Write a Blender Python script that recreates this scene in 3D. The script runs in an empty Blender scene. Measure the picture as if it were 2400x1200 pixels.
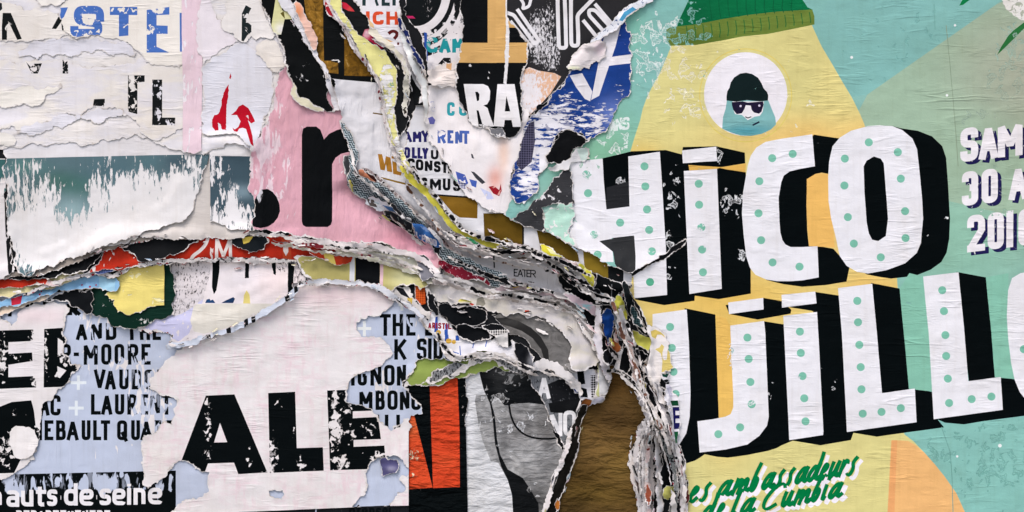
import bpy, math, random
import numpy as np
from mathutils import Vector, kdtree
from mathutils.geometry import delaunay_2d_cdt

# ------------------------------------------------------------------ camera, sky, sun, exposure
scene = bpy.context.scene
COL = scene.collection
CX, CZ, MM = 1200.0, 1.60, 0.001            # 1000 poster units = 1 m, eye height 1.6 m

cam_data = bpy.data.cameras.new("camera")
cam_data.sensor_width = 36.0
cam_data.lens = 70.0
cam_data.clip_end = 200.0
CAM_D = 2.4 * 70.0 / 36.0
cam = bpy.data.objects.new("camera", cam_data)
cam.location = (0.0, -CAM_D, CZ)
cam.rotation_euler = (math.radians(90), 0, 0)
COL.objects.link(cam)
scene.camera = cam

SUN_EL, SUN_AZ = math.radians(58), math.radians(22)     # from above, a little from the left
world = bpy.data.worlds.new("World")
scene.world = world
world.use_nodes = True
wn = world.node_tree
for n in list(wn.nodes):
    wn.nodes.remove(n)
w_out = wn.nodes.new("ShaderNodeOutputWorld")
w_bg = wn.nodes.new("ShaderNodeBackground")
w_sky = wn.nodes.new("ShaderNodeTexSky")
w_sky.sky_type = 'NISHITA'
w_sky.sun_disc = False
w_sky.sun_elevation = SUN_EL
w_sky.sun_rotation = math.radians(180) + SUN_AZ
w_sky.air_density = 1.0
w_sky.dust_density = 3.5
w_sky.ozone_density = 0.6
w_bg.inputs["Strength"].default_value = 0.125
wn.links.new(w_sky.outputs[0], w_bg.inputs[0])
wn.links.new(w_bg.outputs[0], w_out.inputs[0])

sun_data = bpy.data.lights.new("sun", 'SUN')
sun_data.energy = 1.1
sun_data.angle = math.radians(24)
sun_data.color = (1.0, 0.995, 0.985)
sun = bpy.data.objects.new("sun", sun_data)
to_sun = Vector((-math.sin(SUN_AZ) * math.cos(SUN_EL), -math.cos(SUN_AZ) * math.cos(SUN_EL), math.sin(SUN_EL)))
sun.rotation_euler = to_sun.to_track_quat('Z', 'Y').to_euler()
sun.location = (-2, -4, 6)
COL.objects.link(sun)

scene.view_settings.view_transform = 'Standard'
scene.view_settings.look = 'None'
scene.view_settings.gamma = 1.0
scene.view_settings.use_curve_mapping = False
scene.view_settings.exposure = 0.66

# ------------------------------------------------------------------ small tools
def lin(h):
    h = h.lstrip('#')
    v = np.array([int(h[i:i + 2], 16) / 255.0 for i in (0, 2, 4)])
    return np.where(v <= 0.04045, v / 12.92, ((v + 0.055) / 1.055) ** 2.4) * 0.93

def P(s):
    """'x,y x,y! ...' -> points and straight-cut flags (a '!' starts a scissor-straight side)"""
    pts, fl = [], []
    for t in s.split():
        f = t.endswith('!')
        t = t.rstrip('!')
        a, b = t.split(',')
        pts.append((float(a), float(b)))
        fl.append(f)
    return pts, fl

def pts_of(s):
    return P(s)[0] if isinstance(s, str) else list(s)

class VNoise:
    def __init__(self, seed):
        self.t = np.random.RandomState(seed).rand(256, 256)
    def one(self, x, y):
        xi, yi = np.floor(x).astype(int), np.floor(y).astype(int)
        fx, fy = x - xi, y - yi
        fx = fx * fx * (3 - 2 * fx); fy = fy * fy * (3 - 2 * fy)
        t = self.t
        a = t[yi % 256, xi % 256]; b = t[yi % 256, (xi + 1) % 256]
        c = t[(yi + 1) % 256, xi % 256]; d = t[(yi + 1) % 256, (xi + 1) % 256]
        return (a * (1 - fx) + b * fx) * (1 - fy) + (c * (1 - fx) + d * fx) * fy
    def __call__(self, x, y, octv=3):
        s, a, n = 0, 1.0, 0
        for k in range(octv):
            s = s + a * self.one(x * 2 ** k + 17.3 * k, y * 2 ** k + 5.1 * k); n += a; a *= 0.5
        return s / n
NZ = VNoise(7)

def out_x(l):
    return np.array([q[0] for q in l])
def out_y(l):
    return np.array([q[1] for q in l])

def rough(pts, flags, amp, rng, step=3.2, jag=0.0):
    """torn outline: midpoint displacement on every side that is not a straight cut"""
    out, torn = [], []
    n = len(pts)
    def sub(a, b, am, fl):
        L = math.hypot(b[0] - a[0], b[1] - a[1])
        if L < step:
            return
        nx, ny = -(b[1] - a[1]) / L, (b[0] - a[0]) / L
        d = 0.0 if fl else max(-9, min(9, rng.gauss(0, 1) * am * min(L, 70)))
        m = ((a[0] + b[0]) / 2 + nx * d, (a[1] + b[1]) / 2 + ny * d)
        sub(a, m, am, fl)
        out.append(m); torn.append(not fl)
        sub(m, b, am, fl)
    for i in range(n):
        a, b = pts[i], pts[(i + 1) % n]
        fl = flags[i] or (min(a[0], b[0]) < -100 and abs(a[0] - b[0]) < 30) or (max(a[0], b[0]) > 2500 and abs(a[0] - b[0]) < 30) \
            or (min(a[1], b[1]) < -90) and abs(a[1] - b[1]) < 60 or (max(a[1], b[1]) > 1250 and abs(a[1] - b[1]) < 60)
        out.append(a); torn.append(not fl)
        if fl:
            L = math.hypot(b[0] - a[0], b[1] - a[1]); k = int(L / 10)
            for j in range(1, k):
                out.append((a[0] + (b[0] - a[0]) * j / k, a[1] + (b[1] - a[1]) * j / k)); torn.append(False)
        else:
            sub(a, b, amp, fl)
    # ragged fibre: two scales of small jitter on the torn sides
    if jag:
        o = np.array(out); t = np.array(torn, float)
        s0 = rng.uniform(0, 200)
        for wl, A in ((17.0, 6.0), (5.5, 3.4)):
            o[:, 0] += t * jag * A * (NZ.one(out_x(out) / wl + s0, out_y(out) / wl) - 0.5)
            o[:, 1] += t * jag * A * (NZ.one(out_x(out) / wl + s0 + 71, out_y(out) / wl + 33) - 0.5)
        out = [tuple(q) for q in o]
    return out, torn

def smooth_closed(pts, it=2):
    for _ in range(it):
        q = []
        for i in range(len(pts)):
            a, b = pts[i], pts[(i + 1) % len(pts)]
            q.append((a[0] * .75 + b[0] * .25, a[1] * .75 + b[1] * .25))
            q.append((a[0] * .25 + b[0] * .75, a[1] * .25 + b[1] * .75))
        pts = q
    return pts

def smooth_open(pts, it=2):
    for _ in range(it):
        q = [pts[0]]
        for i in range(len(pts) - 1):
            a, b = pts[i], pts[i + 1]
            q.append((a[0] * .75 + b[0] * .25, a[1] * .75 + b[1] * .25))
            q.append((a[0] * .25 + b[0] * .75, a[1] * .25 + b[1] * .75))
        q.append(pts[-1])
        pts = q
    return pts

def resample(poly, mx):
    out = []
    for i in range(len(poly)):
        a, b = poly[i], poly[(i + 1) % len(poly)]
        L = math.hypot(b[0] - a[0], b[1] - a[1])
        if L < 1e-6:
            continue
        k = max(1, int(math.ceil(L / mx)))
        for j in range(k):
            out.append((a[0] + (b[0] - a[0]) * j / k, a[1] + (b[1] - a[1]) * j / k))
    return out

def wind(px, py, polys):
    """non-zero winding numbers of points in a set of closed polygons"""
    A = np.concatenate([np.asarray(p, float) for p in polys])
    B = np.concatenate([np.roll(np.asarray(p, float), -1, 0) for p in polys])
    w = np.zeros(len(px), int)
    band = 24.0
    kb = np.floor(py / band).astype(int)
    elo = np.floor(np.minimum(A[:, 1], B[:, 1]) / band).astype(int)
    ehi = np.floor(np.maximum(A[:, 1], B[:, 1]) / band).astype(int)
    x0, x1 = A[:, 0].min(), A[:, 0].max()
    for b in range(elo.min(), ehi.max() + 1):
        ip = np.nonzero((kb == b) & (px >= x0) & (px <= x1))[0]
        if not len(ip):
            continue
        ie = np.nonzero((elo <= b) & (ehi >= b))[0]
        for c in range(0, len(ip), 4000):
            q = ip[c:c + 4000]
            X, Y = px[q][:, None], py[q][:, None]
            ax, ay, bx, by = A[ie, 0], A[ie, 1], B[ie, 0], B[ie, 1]
            side = (bx - ax) * (Y - ay) - (X - ax) * (by - ay)
            up = (ay <= Y) & (by > Y) & (side > 0)
            dn = (ay > Y) & (by <= Y) & (side < 0)
            w[q] += up.sum(1) - dn.sum(1)
    return w

# ------------------------------------------------------------------ heights of the paper stack
GC, GX0, GY0 = 6.0, -216.0, -216.0
GW, GH = 473, 273
gx, gy = np.meshgrid(GX0 + np.arange(GW) * GC, GY0 + np.arange(GH) * GC)

def seg_dist(x, y, path):
    d = np.full(np.shape(x), 1e9)
    for (ax, ay), (bx, by) in zip(path[:-1], path[1:]):
        vx, vy = bx - ax, by - ay
        t = np.clip(((x - ax) * vx + (y - ay) * vy) / (vx * vx + vy * vy), 0, 1)
        d = np.minimum(d, np.hypot(x - ax - t * vx, y - ay - t * vy))
    return d

GORGE = [(840, 440), (960, 520), (1100, 600), (1250, 655), (1370, 715), (1440, 790), (1452, 880)]
GORGE2 = [(1010, 650), (860, 630), (640, 610), (400, 640), (200, 680), (-60, 715), (-300, 730)]
def base_height(x, y):
    gy_ = np.interp(x, [p[0] for p in GORGE], [p[1] for p in GORGE])
    dd = seg_dist(x, y, GORGE)
    above = np.clip((gy_ - y) / 20, 0, 1) * (x < 1440)
    z = -44 * np.exp(-(dd / (58 - 22 * above)) ** 2)
    z = z - 15 * np.exp(-(seg_dist(x, y, GORGE2) / 44) ** 2)
    z = z - 22 * np.exp(-(seg_dist(x, y, [(1420, 930), (1400, 1050), (1390, 1260)]) / 70) ** 2)
    # the lower left of the wall lies a few layers deeper than the rest
    edge = np.interp(x, [-300, 0, 160, 300, 400, 560, 700, 860, 950, 1050, 1300, 1420], [700, 700, 690, 760, 790, 760, 660, 660, 700, 800, 860, 960])
    t = np.clip((y - edge + 30) / 60, 0, 1) * np.clip((1480 - x) / 120, 0, 1)
    z = z - 7 * t * t * (3 - 2 * t)
    return z + 2.5 * NZ(x / 170 + 3, y / 170, 2)

H = base_height(gx, gy)

def blur(a, px):
    r = max(1, int(round(px / GC)))
    for _ in range(2):
        for ax in (0, 1):
            p = np.pad(a, [(r + 1, r) if i == ax else (0, 0) for i in (0, 1)], mode='edge')
            c = np.cumsum(p, axis=ax)
            if ax == 0:
                a = (c[2 * r + 1:] - c[:-2 * r - 1]) / (2 * r + 1)
            else:
                a = (c[:, 2 * r + 1:] - c[:, :-2 * r - 1]) / (2 * r + 1)
    return a

def max3(a):
    p = np.pad(a, 1, mode='edge')
    r = a
    for i in range(3):
        for j in range(3):
            r = np.maximum(r, p[i:i + a.shape[0], j:j + a.shape[1]])
    return r

def samp(a, x, y):
    u = np.clip((x - GX0) / GC, 0, GW - 1.001); v = np.clip((y - GY0) / GC, 0, GH - 1.001)
    i, j = u.astype(int), v.astype(int)
    fu, fv = u - i, v - j
    return (a[j, i] * (1 - fu) + a[j, i + 1] * fu) * (1 - fv) + (a[j + 1, i] * (1 - fu) + a[j + 1, i + 1] * fu) * fv

# ------------------------------------------------------------------ materials
_mats = {}
def mat(wear='flake', crease='h', pattern='', gloss=0.0, messy=False, crumple=1.0):
    key = (wear, crease, pattern, gloss, messy, crumple)
    if key in _mats:
        return _mats[key]
    m = bpy.data.materials.new("paper_" + "_".join(str(k) for k in key if k))
    m.use_nodes = True
    nt = m.node_tree
    N, L = nt.nodes, nt.links
    for n in list(N):
        N.remove(n)
    def nd(t, **kw):
        n = N.new(t)
        for k, v in kw.items():
            setattr(n, k, v)
        return n
    def math_(op, a, b=None, c=None, clamp=False):
        n = nd("ShaderNodeMath", operation=op, use_clamp=clamp)
        for i, v in enumerate((a, b, c)):
            if v is None:
                continue
            if isinstance(v, (int, float)):
                n.inputs[i].default_value = v
            else:
                L.new(v, n.inputs[i])
        return n.outputs[0]
    def mapped(sx, sy, off=0.0, rot=0.0):
        n = nd("ShaderNodeMapping")
        n.inputs["Scale"].default_value = (sx, sy, 1)
        n.inputs["Location"].default_value = (off, off * .7, 0)
        n.inputs["Rotation"].default_value = (0, 0, rot)
        L.new(uv, n.inputs[0])
        return n.outputs[0]
    def noise(vec, scale, detail=4, rough_=0.55, dist=0.0):
        n = nd("ShaderNodeTexNoise")
        n.inputs["Scale"].default_value = scale
        n.inputs["Detail"].default_value = detail
        n.inputs["Roughness"].default_value = rough_
        n.inputs["Distortion"].default_value = dist
        L.new(vec, n.inputs["Vector"])
        return n.outputs["Fac"]
    def mix(f, a, b):
        n = nd("ShaderNodeMix", data_type='RGBA')
        if isinstance(f, (int, float)):
            n.inputs[0].default_value = f
        else:
            L.new(f, n.inputs[0])
        for i, v in ((6, a), (7, b)):
            if isinstance(v, tuple):
                n.inputs[i].default_value = v
            else:
                L.new(v, n.inputs[i])
        return n.outputs[2]
    def attr(name, what="Color"):
        n = nd("ShaderNodeAttribute", attribute_name=name)
        return n.outputs[what]
    def ramp01(v, lo, hi):
        n = nd("ShaderNodeMapRange")
        n.inputs[1].default_value, n.inputs[2].default_value = lo, hi
        L.new(v, n.inputs[0])
        return n.outputs[0]
    uvn = nd("ShaderNodeUVMap", uv_map="UVMap")
    uv = uvn.outputs[0]
    ink, worn = attr("Col"), attr("Col2")
    wv, ev = attr("wear", "Fac"), attr("edge", "Fac")
    # --- printed pattern
    if pattern == 'tweed':
        sep = nd("ShaderNodeSeparateXYZ"); L.new(mapped(1, 1, 0, math.radians(28)), sep.inputs[0])
        zig = math_('PINGPONG', math_('MULTIPLY', sep.outputs[0], 7.0), 0.5)
        st = math_('SINE', math_('MULTIPLY', math_('ADD', math_('MULTIPLY', sep.outputs[1], 17.0), math_('MULTIPLY', zig, 2.0)), 6.283))
        brk = noise(mapped(14, 14), 1.5, 2)
        k = math_('MULTIPLY', ramp01(st, -0.5, 0.5), ramp01(brk, 0.30, 0.5))
        ink = mix(k, (0.012, 0.025, 0.035, 1), ink)
    elif pattern == 'halftone':
        sep = nd("ShaderNodeSeparateXYZ"); L.new(mapped(1, 1, 0, math.radians(45)), sep.inputs[0])
        a = math_('SINE', math_('MULTIPLY', sep.outputs[0], 80.0)); b = math_('SINE', math_('MULTIPLY', sep.outputs[1], 80.0))
        ink = mix(ramp01(math_('MULTIPLY', a, b), -0.15, 0.25), ink, worn)
    elif pattern == 'gold':
        g = noise(mapped(1, 1), 4.5, 7, 0.72, 0.6)
        ink = mix(ramp01(g, 0.36, 0.62), (0.055, 0.028, 0.006, 1), ink)
        ink = mix(ramp01(g, 0.60, 0.74), ink, (0.62, 0.42, 0.16, 1))
    elif pattern == 'photo':
        g = noise(mapped(1.2, 1.6), 2.2, 6, 0.65, 1.0)
        hs = nd("ShaderNodeHueSaturation"); hs.inputs["Fac"].default_value = 1.0
        L.new(ink, hs.inputs["Color"]); L.new(ramp01(g, -0.55, 0.62), hs.inputs["Value"])
        gr = noise(mapped(60, 60), 2.0, 1)
        h2 = nd("ShaderNodeHueSaturation"); L.new(hs.outputs[0], h2.inputs["Color"]); 
        L.new(math_('ADD', math_('MULTIPLY', g, 1.3), math_('MULTIPLY', gr, 0.7)), h2.inputs["Value"])
        ink = h2.outputs[0]
    elif pattern == 'pinkwash':
        a = noise(mapped(0.6, 2.4), 2.6, 5, 0.65); b = noise(mapped(2.4, 0.6, 5), 2.6, 5, 0.65)
        c = noise(mapped(1, 1, 9), 1.1, 3)
        k = math_('MULTIPLY', ramp01(math_('MAXIMUM', a, b), 0.48, 0.66), ramp01(c, 0.34, 0.56))
        ink = mix(math_('MULTIPLY', k, 0.9), ink, worn)
    elif pattern == 'cream':
        a = noise(mapped(0.7, 1.8, 3), 1.3, 7, 0.62, 0.5)
        ink = mix(math_('MULTIPLY', ramp01(a, 0.43, 0.58), 0.8), ink, worn)
    # --- print rubbed or peeled off
    sty = {'scrapev': (2.6, 0.55, 5.5, 8, 0.62, 0.3), 'streakf': (0.5, 1.6, 8.0, 7, 0.62, 0.4), 'flake': (1.1, 1.0, 7.5, 5, 0.50, 0.7), 'drip': (1.7, 0.50, 4.0, 4, 0.48, 0.6), 'streak': (0.5, 1.7, 4.2, 4, 0.5, 0.5),
           'grunge': (1.6, 0.7, 13.0, 9, 0.72, 0.2), 'scrape': (1.2, 0.9, 10.0, 6, 0.6, 1.2), 'ring': (1.0, 0.9, 5.0, 4, 0.5, 0.6)}[wear]
    nz = noise(mapped(sty[0], sty[1], 11.3), sty[2], sty[3], sty[4], sty[5])
    if wear == 'ring':
        inner = math_('ABSOLUTE', math_('SUBTRACT', nz, math_('ADD', math_('MULTIPLY', wv, 0.62), 0.19)))
        k1 = ramp01(inner, 0.030, 0.008)
        k2 = math_('MULTIPLY', math_('LESS_THAN', nz, math_('ADD', math_('MULTIPLY', wv, 0.62), 0.19)), ramp01(noise(mapped(1, 1, 4), 26, 4, 0.7), 0.44, 0.62))
        wm = math_('MULTIPLY', math_('MAXIMUM', k1, math_('MULTIPLY', k2, 0.75)), math_('GREATER_THAN', wv, 0.06))
    else:
        thr = math_('ADD', math_('MULTIPLY', wv, 0.70), 0.15)
        wm = ramp01(math_('SUBTRACT', thr, nz), -0.006, 0.012 if wear != 'grunge' else 0.05)
        wm = math_('MULTIPLY', wm, math_('GREATER_THAN', wv, 0.03))
        if wear in ('drip', 'flake', 'scrapev', 'streakf'):
            n2 = noise(mapped(sty[0] * 1.2, sty[1] * 1.2, 3.3), sty[2] * 0.8, 5, 0.6, 0.6)
            half = math_('MULTIPLY', ramp01(math_('SUBTRACT', math_('SUBTRACT', thr, 0.06), n2), -0.03, 0.03), math_('GREATER_THAN', wv, 0.15))
            wm = math_('MAXIMUM', wm, math_('MULTIPLY', half, 0.45))
    fade = noise(mapped(1, 1, 2.7), 0.9, 3)
    grain = noise(mapped(1, 1), 45, 3, 0.7)
    col = mix(wm, ink, worn)
    hsv = nd("ShaderNodeHueSaturation")
    L.new(col, hsv.inputs["Color"])
    L.new(math_('ADD', math_('ADD', math_('MULTIPLY', grain, 0.16), math_('MULTIPLY', fade, 0.10)), 0.87), hsv.inputs["Value"])
    col = hsv.outputs[0]
    # grime: faint rain streaks and blotches of dirt in the paper
    gs_ = noise(mapped(3.2, 0.22, 6.1), 2.4, 5, 0.6)
    gb_ = noise(mapped(0.5, 0.6, 7.7), 0.9, 6, 0.62)
    gm_ = nd("ShaderNodeMix", data_type='RGBA', blend_type='MULTIPLY')
    L.new(math_('ADD', math_('MULTIPLY', ramp01(gs_, 0.50, 0.78), 0.35), math_('MULTIPLY', ramp01(gb_, 0.46, 0.72), 0.55)), gm_.inputs[0])
    L.new(col, gm_.inputs[6]); gm_.inputs[7].default_value = (0.80, 0.77, 0.72, 1)
    col = gm_.outputs[2]
    # --- torn edge: white core of the paper
    en = noise(mapped(1, 1, 1.9), 11, 5, 0.65)
    et = math_('MULTIPLY', attr("ew", "Fac"), ramp01(en, 0.30, 0.78))
    em = ramp01(math_('SUBTRACT', et, ev), -0.3, 0.6)
    core = (0.70, 0.66, 0.645, 1)
    dn = noise(mapped(1, 1, 21.3), 3.5, 5, 0.65)
    core = mix(ramp01(dn, 0.46, 0.66), core, (0.47, 0.41, 0.36, 1))
    if messy:
        mn = noise(mapped(1, 1, 8.1), 9, 4, 0.6)
        mk = ramp01(mn, 0.548, 0.556)
        rn = noise(mapped(1, 1, 14.1), 8, 3, 0.5)
        core = mix(ramp01(rn, 0.62, 0.63), mix(mk, core, (0.012, 0.013, 0.017, 1)), (0.30, 0.03, 0.04, 1))
    col = mix(em, col, core)
    # --- fine relief: paste wrinkles, crumple and fibre
    h = math_('MULTIPLY', grain, 0.10)
    if crease and crease[0] in 'hv':
        s = (0.35, 2.3) if crease[0] == 'h' else (2.3, 0.3)
        for sc, w, o in ((1.5, 1.0, 0.0), (3.6, 0.42, 6.6)):
            r = noise(mapped(s[0], s[1], o, 0.06), sc, 3, 0.45, 0.35)
            r = math_('SUBTRACT', 1.0, math_('MULTIPLY', math_('ABSOLUTE', math_('SUBTRACT', r, 0.5)), 15.0), clamp=True)
            msk = ramp01(noise(mapped(0.7, 1.1, o + 3), 1.1, 3), 0.50, 0.72)
            if len(crease) > 1:
                r = noise(mapped(0.62 if crease[0] == 'h' else 1.7, 1.7 if crease[0] == 'h' else 0.5, o, 0.10), sc * 1.25, 4, 0.52, 0.5)
                msk = 6.5
            h = math_('ADD', h, math_('MULTIPLY', math_('MULTIPLY', r, msk), w))
    big = noise(mapped(0.8, 1.2, 4.4), 3.0, 5, 0.55)
    h = math_('ADD', h, math_('MULTIPLY', big, 0.75))
    h = math_('SUBTRACT', h, math_('MULTIPLY', wm, 0.35))
    h = math_('SUBTRACT', h, math_('MULTIPLY', em, 0.08))
    bp = nd("ShaderNodeBump")
    bp.inputs["Strength"].default_value = 0.40 * crumple
    bp.inputs["Distance"].default_value = 0.0035
    L.new(h, bp.inputs["Height"])
    bs = nd("ShaderNodeBsdfPrincipled")
    L.new(col, bs.inputs["Base Color"])
    L.new(bp.outputs[0], bs.inputs["Normal"])
    bs.inputs["Roughness"].default_value = 0.72 - 0.3 * gloss
    bs.inputs["Specular IOR Level"].default_value = 0.03 + 0.5 * gloss
    out = nd("ShaderNodeOutputMaterial")
    L.new(bs.outputs[0], out.inputs[0])
    _mats[key] = m
    return m

# ------------------------------------------------------------------ lettering made of strokes
def stroke(path, w, ext=(0, 0), closed=False):
    """thick line: a list of quads and joint discs-free mitred strip as one polygon per segment pair"""
    p = [np.array(q, float) for q in path]
    n = len(p)
    ws = w if hasattr(w, '__len__') else [w] * n
    if not closed:
        d0 = p[0] - p[1]; d0 = d0 / (np.hypot(*d0) + 1e-9); p[0] = p[0] + d0 * ext[0]
        d1 = p[-1] - p[-2]; d1 = d1 / (np.hypot(*d1) + 1e-9); p[-1] = p[-1] + d1 * ext[1]
    Lf, Rt = [], []
    for i in range(n):
        a = p[(i - 1) % n] if (closed or i > 0) else None
        b = p[(i + 1) % n] if (closed or i < n - 1) else None
        t1 = (p[i] - a) / (np.hypot(*(p[i] - a)) + 1e-9) if a is not None else None
        t2 = (b - p[i]) / (np.hypot(*(b - p[i])) + 1e-9) if b is not None else None
        if t1 is None: t1 = t2
        if t2 is None: t2 = t1
        n1 = np.array((-t1[1], t1[0])); n2 = np.array((-t2[1], t2[0]))
        m = n1 + n2
        k = m.dot(m)
        m = m * (2 / k) if k > 0.5 else n1
        if k < 0.9 and 0 < i < n - 1 and not closed:
            for q in (n1, n2):
                Lf.append(tuple(p[i] + q * ws[i] / 2)); Rt.append(tuple(p[i] - q * ws[i] / 2))
        else:
            Lf.append(tuple(p[i] + m * ws[i] / 2)); Rt.append(tuple(p[i] - m * ws[i] / 2))
    # merge the quads into one loop for open strokes (cheaper); closed ones become two loops
    if closed:
        s = sum(Lf[k][0] * Lf[(k + 1) % n][1] - Lf[(k + 1) % n][0] * Lf[k][1] for k in range(n))
        s2 = sum(Rt[k][0] * Rt[(k + 1) % n][1] - Rt[(k + 1) % n][0] * Rt[k][1] for k in range(n))
        o, i_ = (Lf, Rt) if abs(s) > abs(s2) else (Rt, Lf)
        so = s if abs(s) > abs(s2) else s2
        si = s2 if abs(s) > abs(s2) else s
        return [o if so > 0 else o[::-1], i_ if si < 0 else i_[::-1]]
    loop = Lf + Rt[::-1]
    s = sum(loop[k][0] * loop[(k + 1) % len(loop)][1] - loop[(k + 1) % len(loop)][0] * loop[k][1] for k in range(len(loop)))
    return [loop if s > 0 else loop[::-1]]

def fillet(path, r, closed=False):
    out = []
    n = len(path)
    for i in range(n):
        if not closed and i in (0, n - 1):
            out.append(path[i]); continue
        p = np.array(path[i], float); a = np.array(path[(i - 1) % n], float); b = np.array(path[(i + 1) % n], float)
        la, lb = np.hypot(*(a - p)), np.hypot(*(b - p))
        rr = min(r, la * 0.499, lb * 0.499)
        s, e = p + (a - p) / la * rr, p + (b - p) / lb * rr
        for t in (0, .2, .4, .6, .8, 1):
            q = (1 - t) ** 2 * s + 2 * t * (1 - t) * (p * 1.0) + t * t * e
            k = 0.06 * 4 * t * (1 - t)
            q = q + (p - q) * k
            out.append(tuple(q))
    return out

# centre lines in a unit box, y up; 'r' = corners rounded, 'c' = closed
GL = {
 'A': [('', [(0, 0), (.5, 1), (1, 0)]), ('n', [(.18, .3), (.82, .3)])],
 'B': [('rc', [(0, .52), (0, 1), (.9, 1), (.9, .52)]), ('rc', [(0, 0), (0, .52), (1, .52), (1, 0)]), ('', [(0, 0), (0, 1)])],
 'C': [('rn', [(1, .7), (1, 1), (0, 1), (0, 0), (1, 0), (1, .3)])],
 'D': [('rc', [(0, 0), (0, 1), (1, 1), (1, 0)]), ('', [(0, 0), (0, 1)])],
 'E': [('', [(1, 1), (0, 1), (0, 0), (1, 0)]), ('n', [(0, .52), (.85, .52)])],
 'G': [('rn', [(1, .72), (1, 1), (0, 1), (0, 0), (1, 0), (1, .48)]), ('n', [(1.1, .48), (.55, .48)])],
 'H': [('', [(0, 0), (0, 1)]), ('', [(1, 0), (1, 1)]), ('n', [(0, .52), (1, .52)])],
 'I': [('', [(.5, 0), (.5, 1)])],
 'K': [('', [(0, 0), (0, 1)]), ('', [(1, 1), (0, .36)]), ('', [(.32, .58), (1, 0)])],
 'L': [('', [(0, 1), (0, 0), (1, 0)])],
 'M': [('', [(0, 0), (0, 1), (.5, .3), (1, 1), (1, 0)])],
 'N': [('', [(0, 0), (0, 1), (1, 0), (1, 1)])],
 'O': [('rc', [(0, 0), (0, 1), (1, 1), (1, 0)])],
 'P': [('', [(0, 0), (0, 1)]), ('rn', [(0, 1), (1, 1), (1, .45), (0, .45)])],
 'Q': [('rc', [(0, 0), (0, 1), (1, 1), (1, 0)]), ('', [(.6, .3), (1.05, -.08)])],
 'R': [('', [(0, 0), (0, 1)]), ('rn', [(0, 1), (1, 1), (1, .48), (0, .48)]), ('', [(.5, .48), (1, 0)])],
 'S': [('rn', [(1, .74), (1, 1), (0, 1), (0, .52), (1, .52), (1, 0), (0, 0), (0, .26)])],
 'T': [('', [(0, 1), (1, 1)]), ('', [(.5, 1), (.5, 0)])],
 'U': [('r', [(0, 1), (0, 0), (1, 0), (1, 1)])],
 'V': [('', [(0, 1), (.5, 0), (1, 1)])],
 'Y': [('', [(0, 1), (.5, .45), (1, 1)]), ('', [(.5, .45), (.5, 0)])],
 '0': [('rc', [(0, 0), (0, 1), (1, 1), (1, 0)])],
 '1': [('', [(.5, 0), (.5, 1)]), ('n', [(.5, .95), (0, .72)])],
 '2': [('rn', [(0, .7), (0, 1), (1, 1), (1, .55)]), ('n', [(1, .6), (0, .02)]), ('', [(0, 0), (1, 0)])],
 '3': [('rn', [(0, .75), (0, 1), (1, 1), (1, .52), (.45, .52)]), ('rn', [(.45, .52), (1, .52), (1, 0), (0, 0), (0, .25)])],
 '6': [('rn', [(1, .78), (1, 1), (0, 1), (0, .3)]), ('rc', [(0, 0), (0, .56), (1, .56), (1, 0)])],
 '?': [('rn', [(0, .72), (0, 1), (1, 1), (1, .56), (.5, .42), (.5, .28)]), ('n', [(.5, .1), (.5, -.06)])],
 '(': [('rn', [(1, 1.1), (0, .8), (0, .2), (1, -.1)])],
 '-': [('n', [(0, .5), (1, .5)])],
 '+': [('', [(.5, 0), (.5, 1)]), ('', [(0, .5), (1, .5)])],
 'a': [('rn', [(.05, .85), (.1, 1), (1, 1), (1, 0)]), ('', [(1, .8), (1, 0)]), ('rc', [(0, 0), (0, .55), (1, .55), (1, 0)])],
 'd': [('', [(1, 1.45), (1, 0)]), ('rc', [(0, 0), (0, 1), (1, 1), (1, 0)])],
 'e': [('rn', [(0, .48), (1, .48), (1, 1), (0, 1), (0, 0), (.95, 0), (1, .12)])],
 'f': [('rn', [(1, 1.4), (.4, 1.4), (.4, 0)]), ('', [(0, 1), (1, 1)])],
 'h': [('', [(0, 0), (0, 1.45)]), ('rn', [(0, 1), (1, 1), (1, 0)])],
 'i': [('', [(.5, 0), (.5, 1)]), ('n', [(.5, 1.3), (.5, 1.5)])],
 'n': [('', [(0, 0), (0, 1)]), ('rn', [(0, 1), (1, 1), (1, -.1)])],
 'o': [('rc', [(0, 0), (0, 1), (1, 1), (1, 0)])],
 's': [('rn', [(1, .8), (1, 1), (0, 1), (0, .52), (1, .52), (1, 0), (0, 0), (0, .2)])],
 't': [('rn', [(.3, 1.4), (.3, 0), (1, 0)]), ('', [(0, 1), (1, 1)])],
 'u': [('rn', [(0, 1.1), (0, 0), (1, 0)]), ('', [(1, 1), (1, 0)])],
}
def glyph(ch, x0, x1, yt, yb, w, slope=0.0, lean=0.0, wv=None):
    """polygons of one letter in the box x0..x1, yt..yb (y down)"""
    wv = wv or w
    fx0, fx1 = x0 + wv / 2, x1 - wv / 2
    fy0, fy1 = yb - w / 2, yt + w / 2
    if ch == 'I' or ch == 'i':
        fx0 = fx1 = (x0 + x1) / 2
    polys = []
    for fl, path in GL[ch]:
        q = [(fx0 + (fx1 - fx0) * u, fy0 + (fy1 - fy0) * v) for u, v in path]
        cl = 'c' in fl
        if 'r' in fl:
            q = fillet(q, 0.5 * (fx1 - fx0) + 0.1 * w, cl)
        def onb(p):
            return 0 if 'n' in fl else w / 2
        polys += stroke(q, w, (onb(path[0]), onb(path[-1])), cl)
    xm = (x0 + x1) / 2
    return [[(x + lean * (yb - y), y + slope * (x - xm)) for x, y in p] for p in polys]

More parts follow.
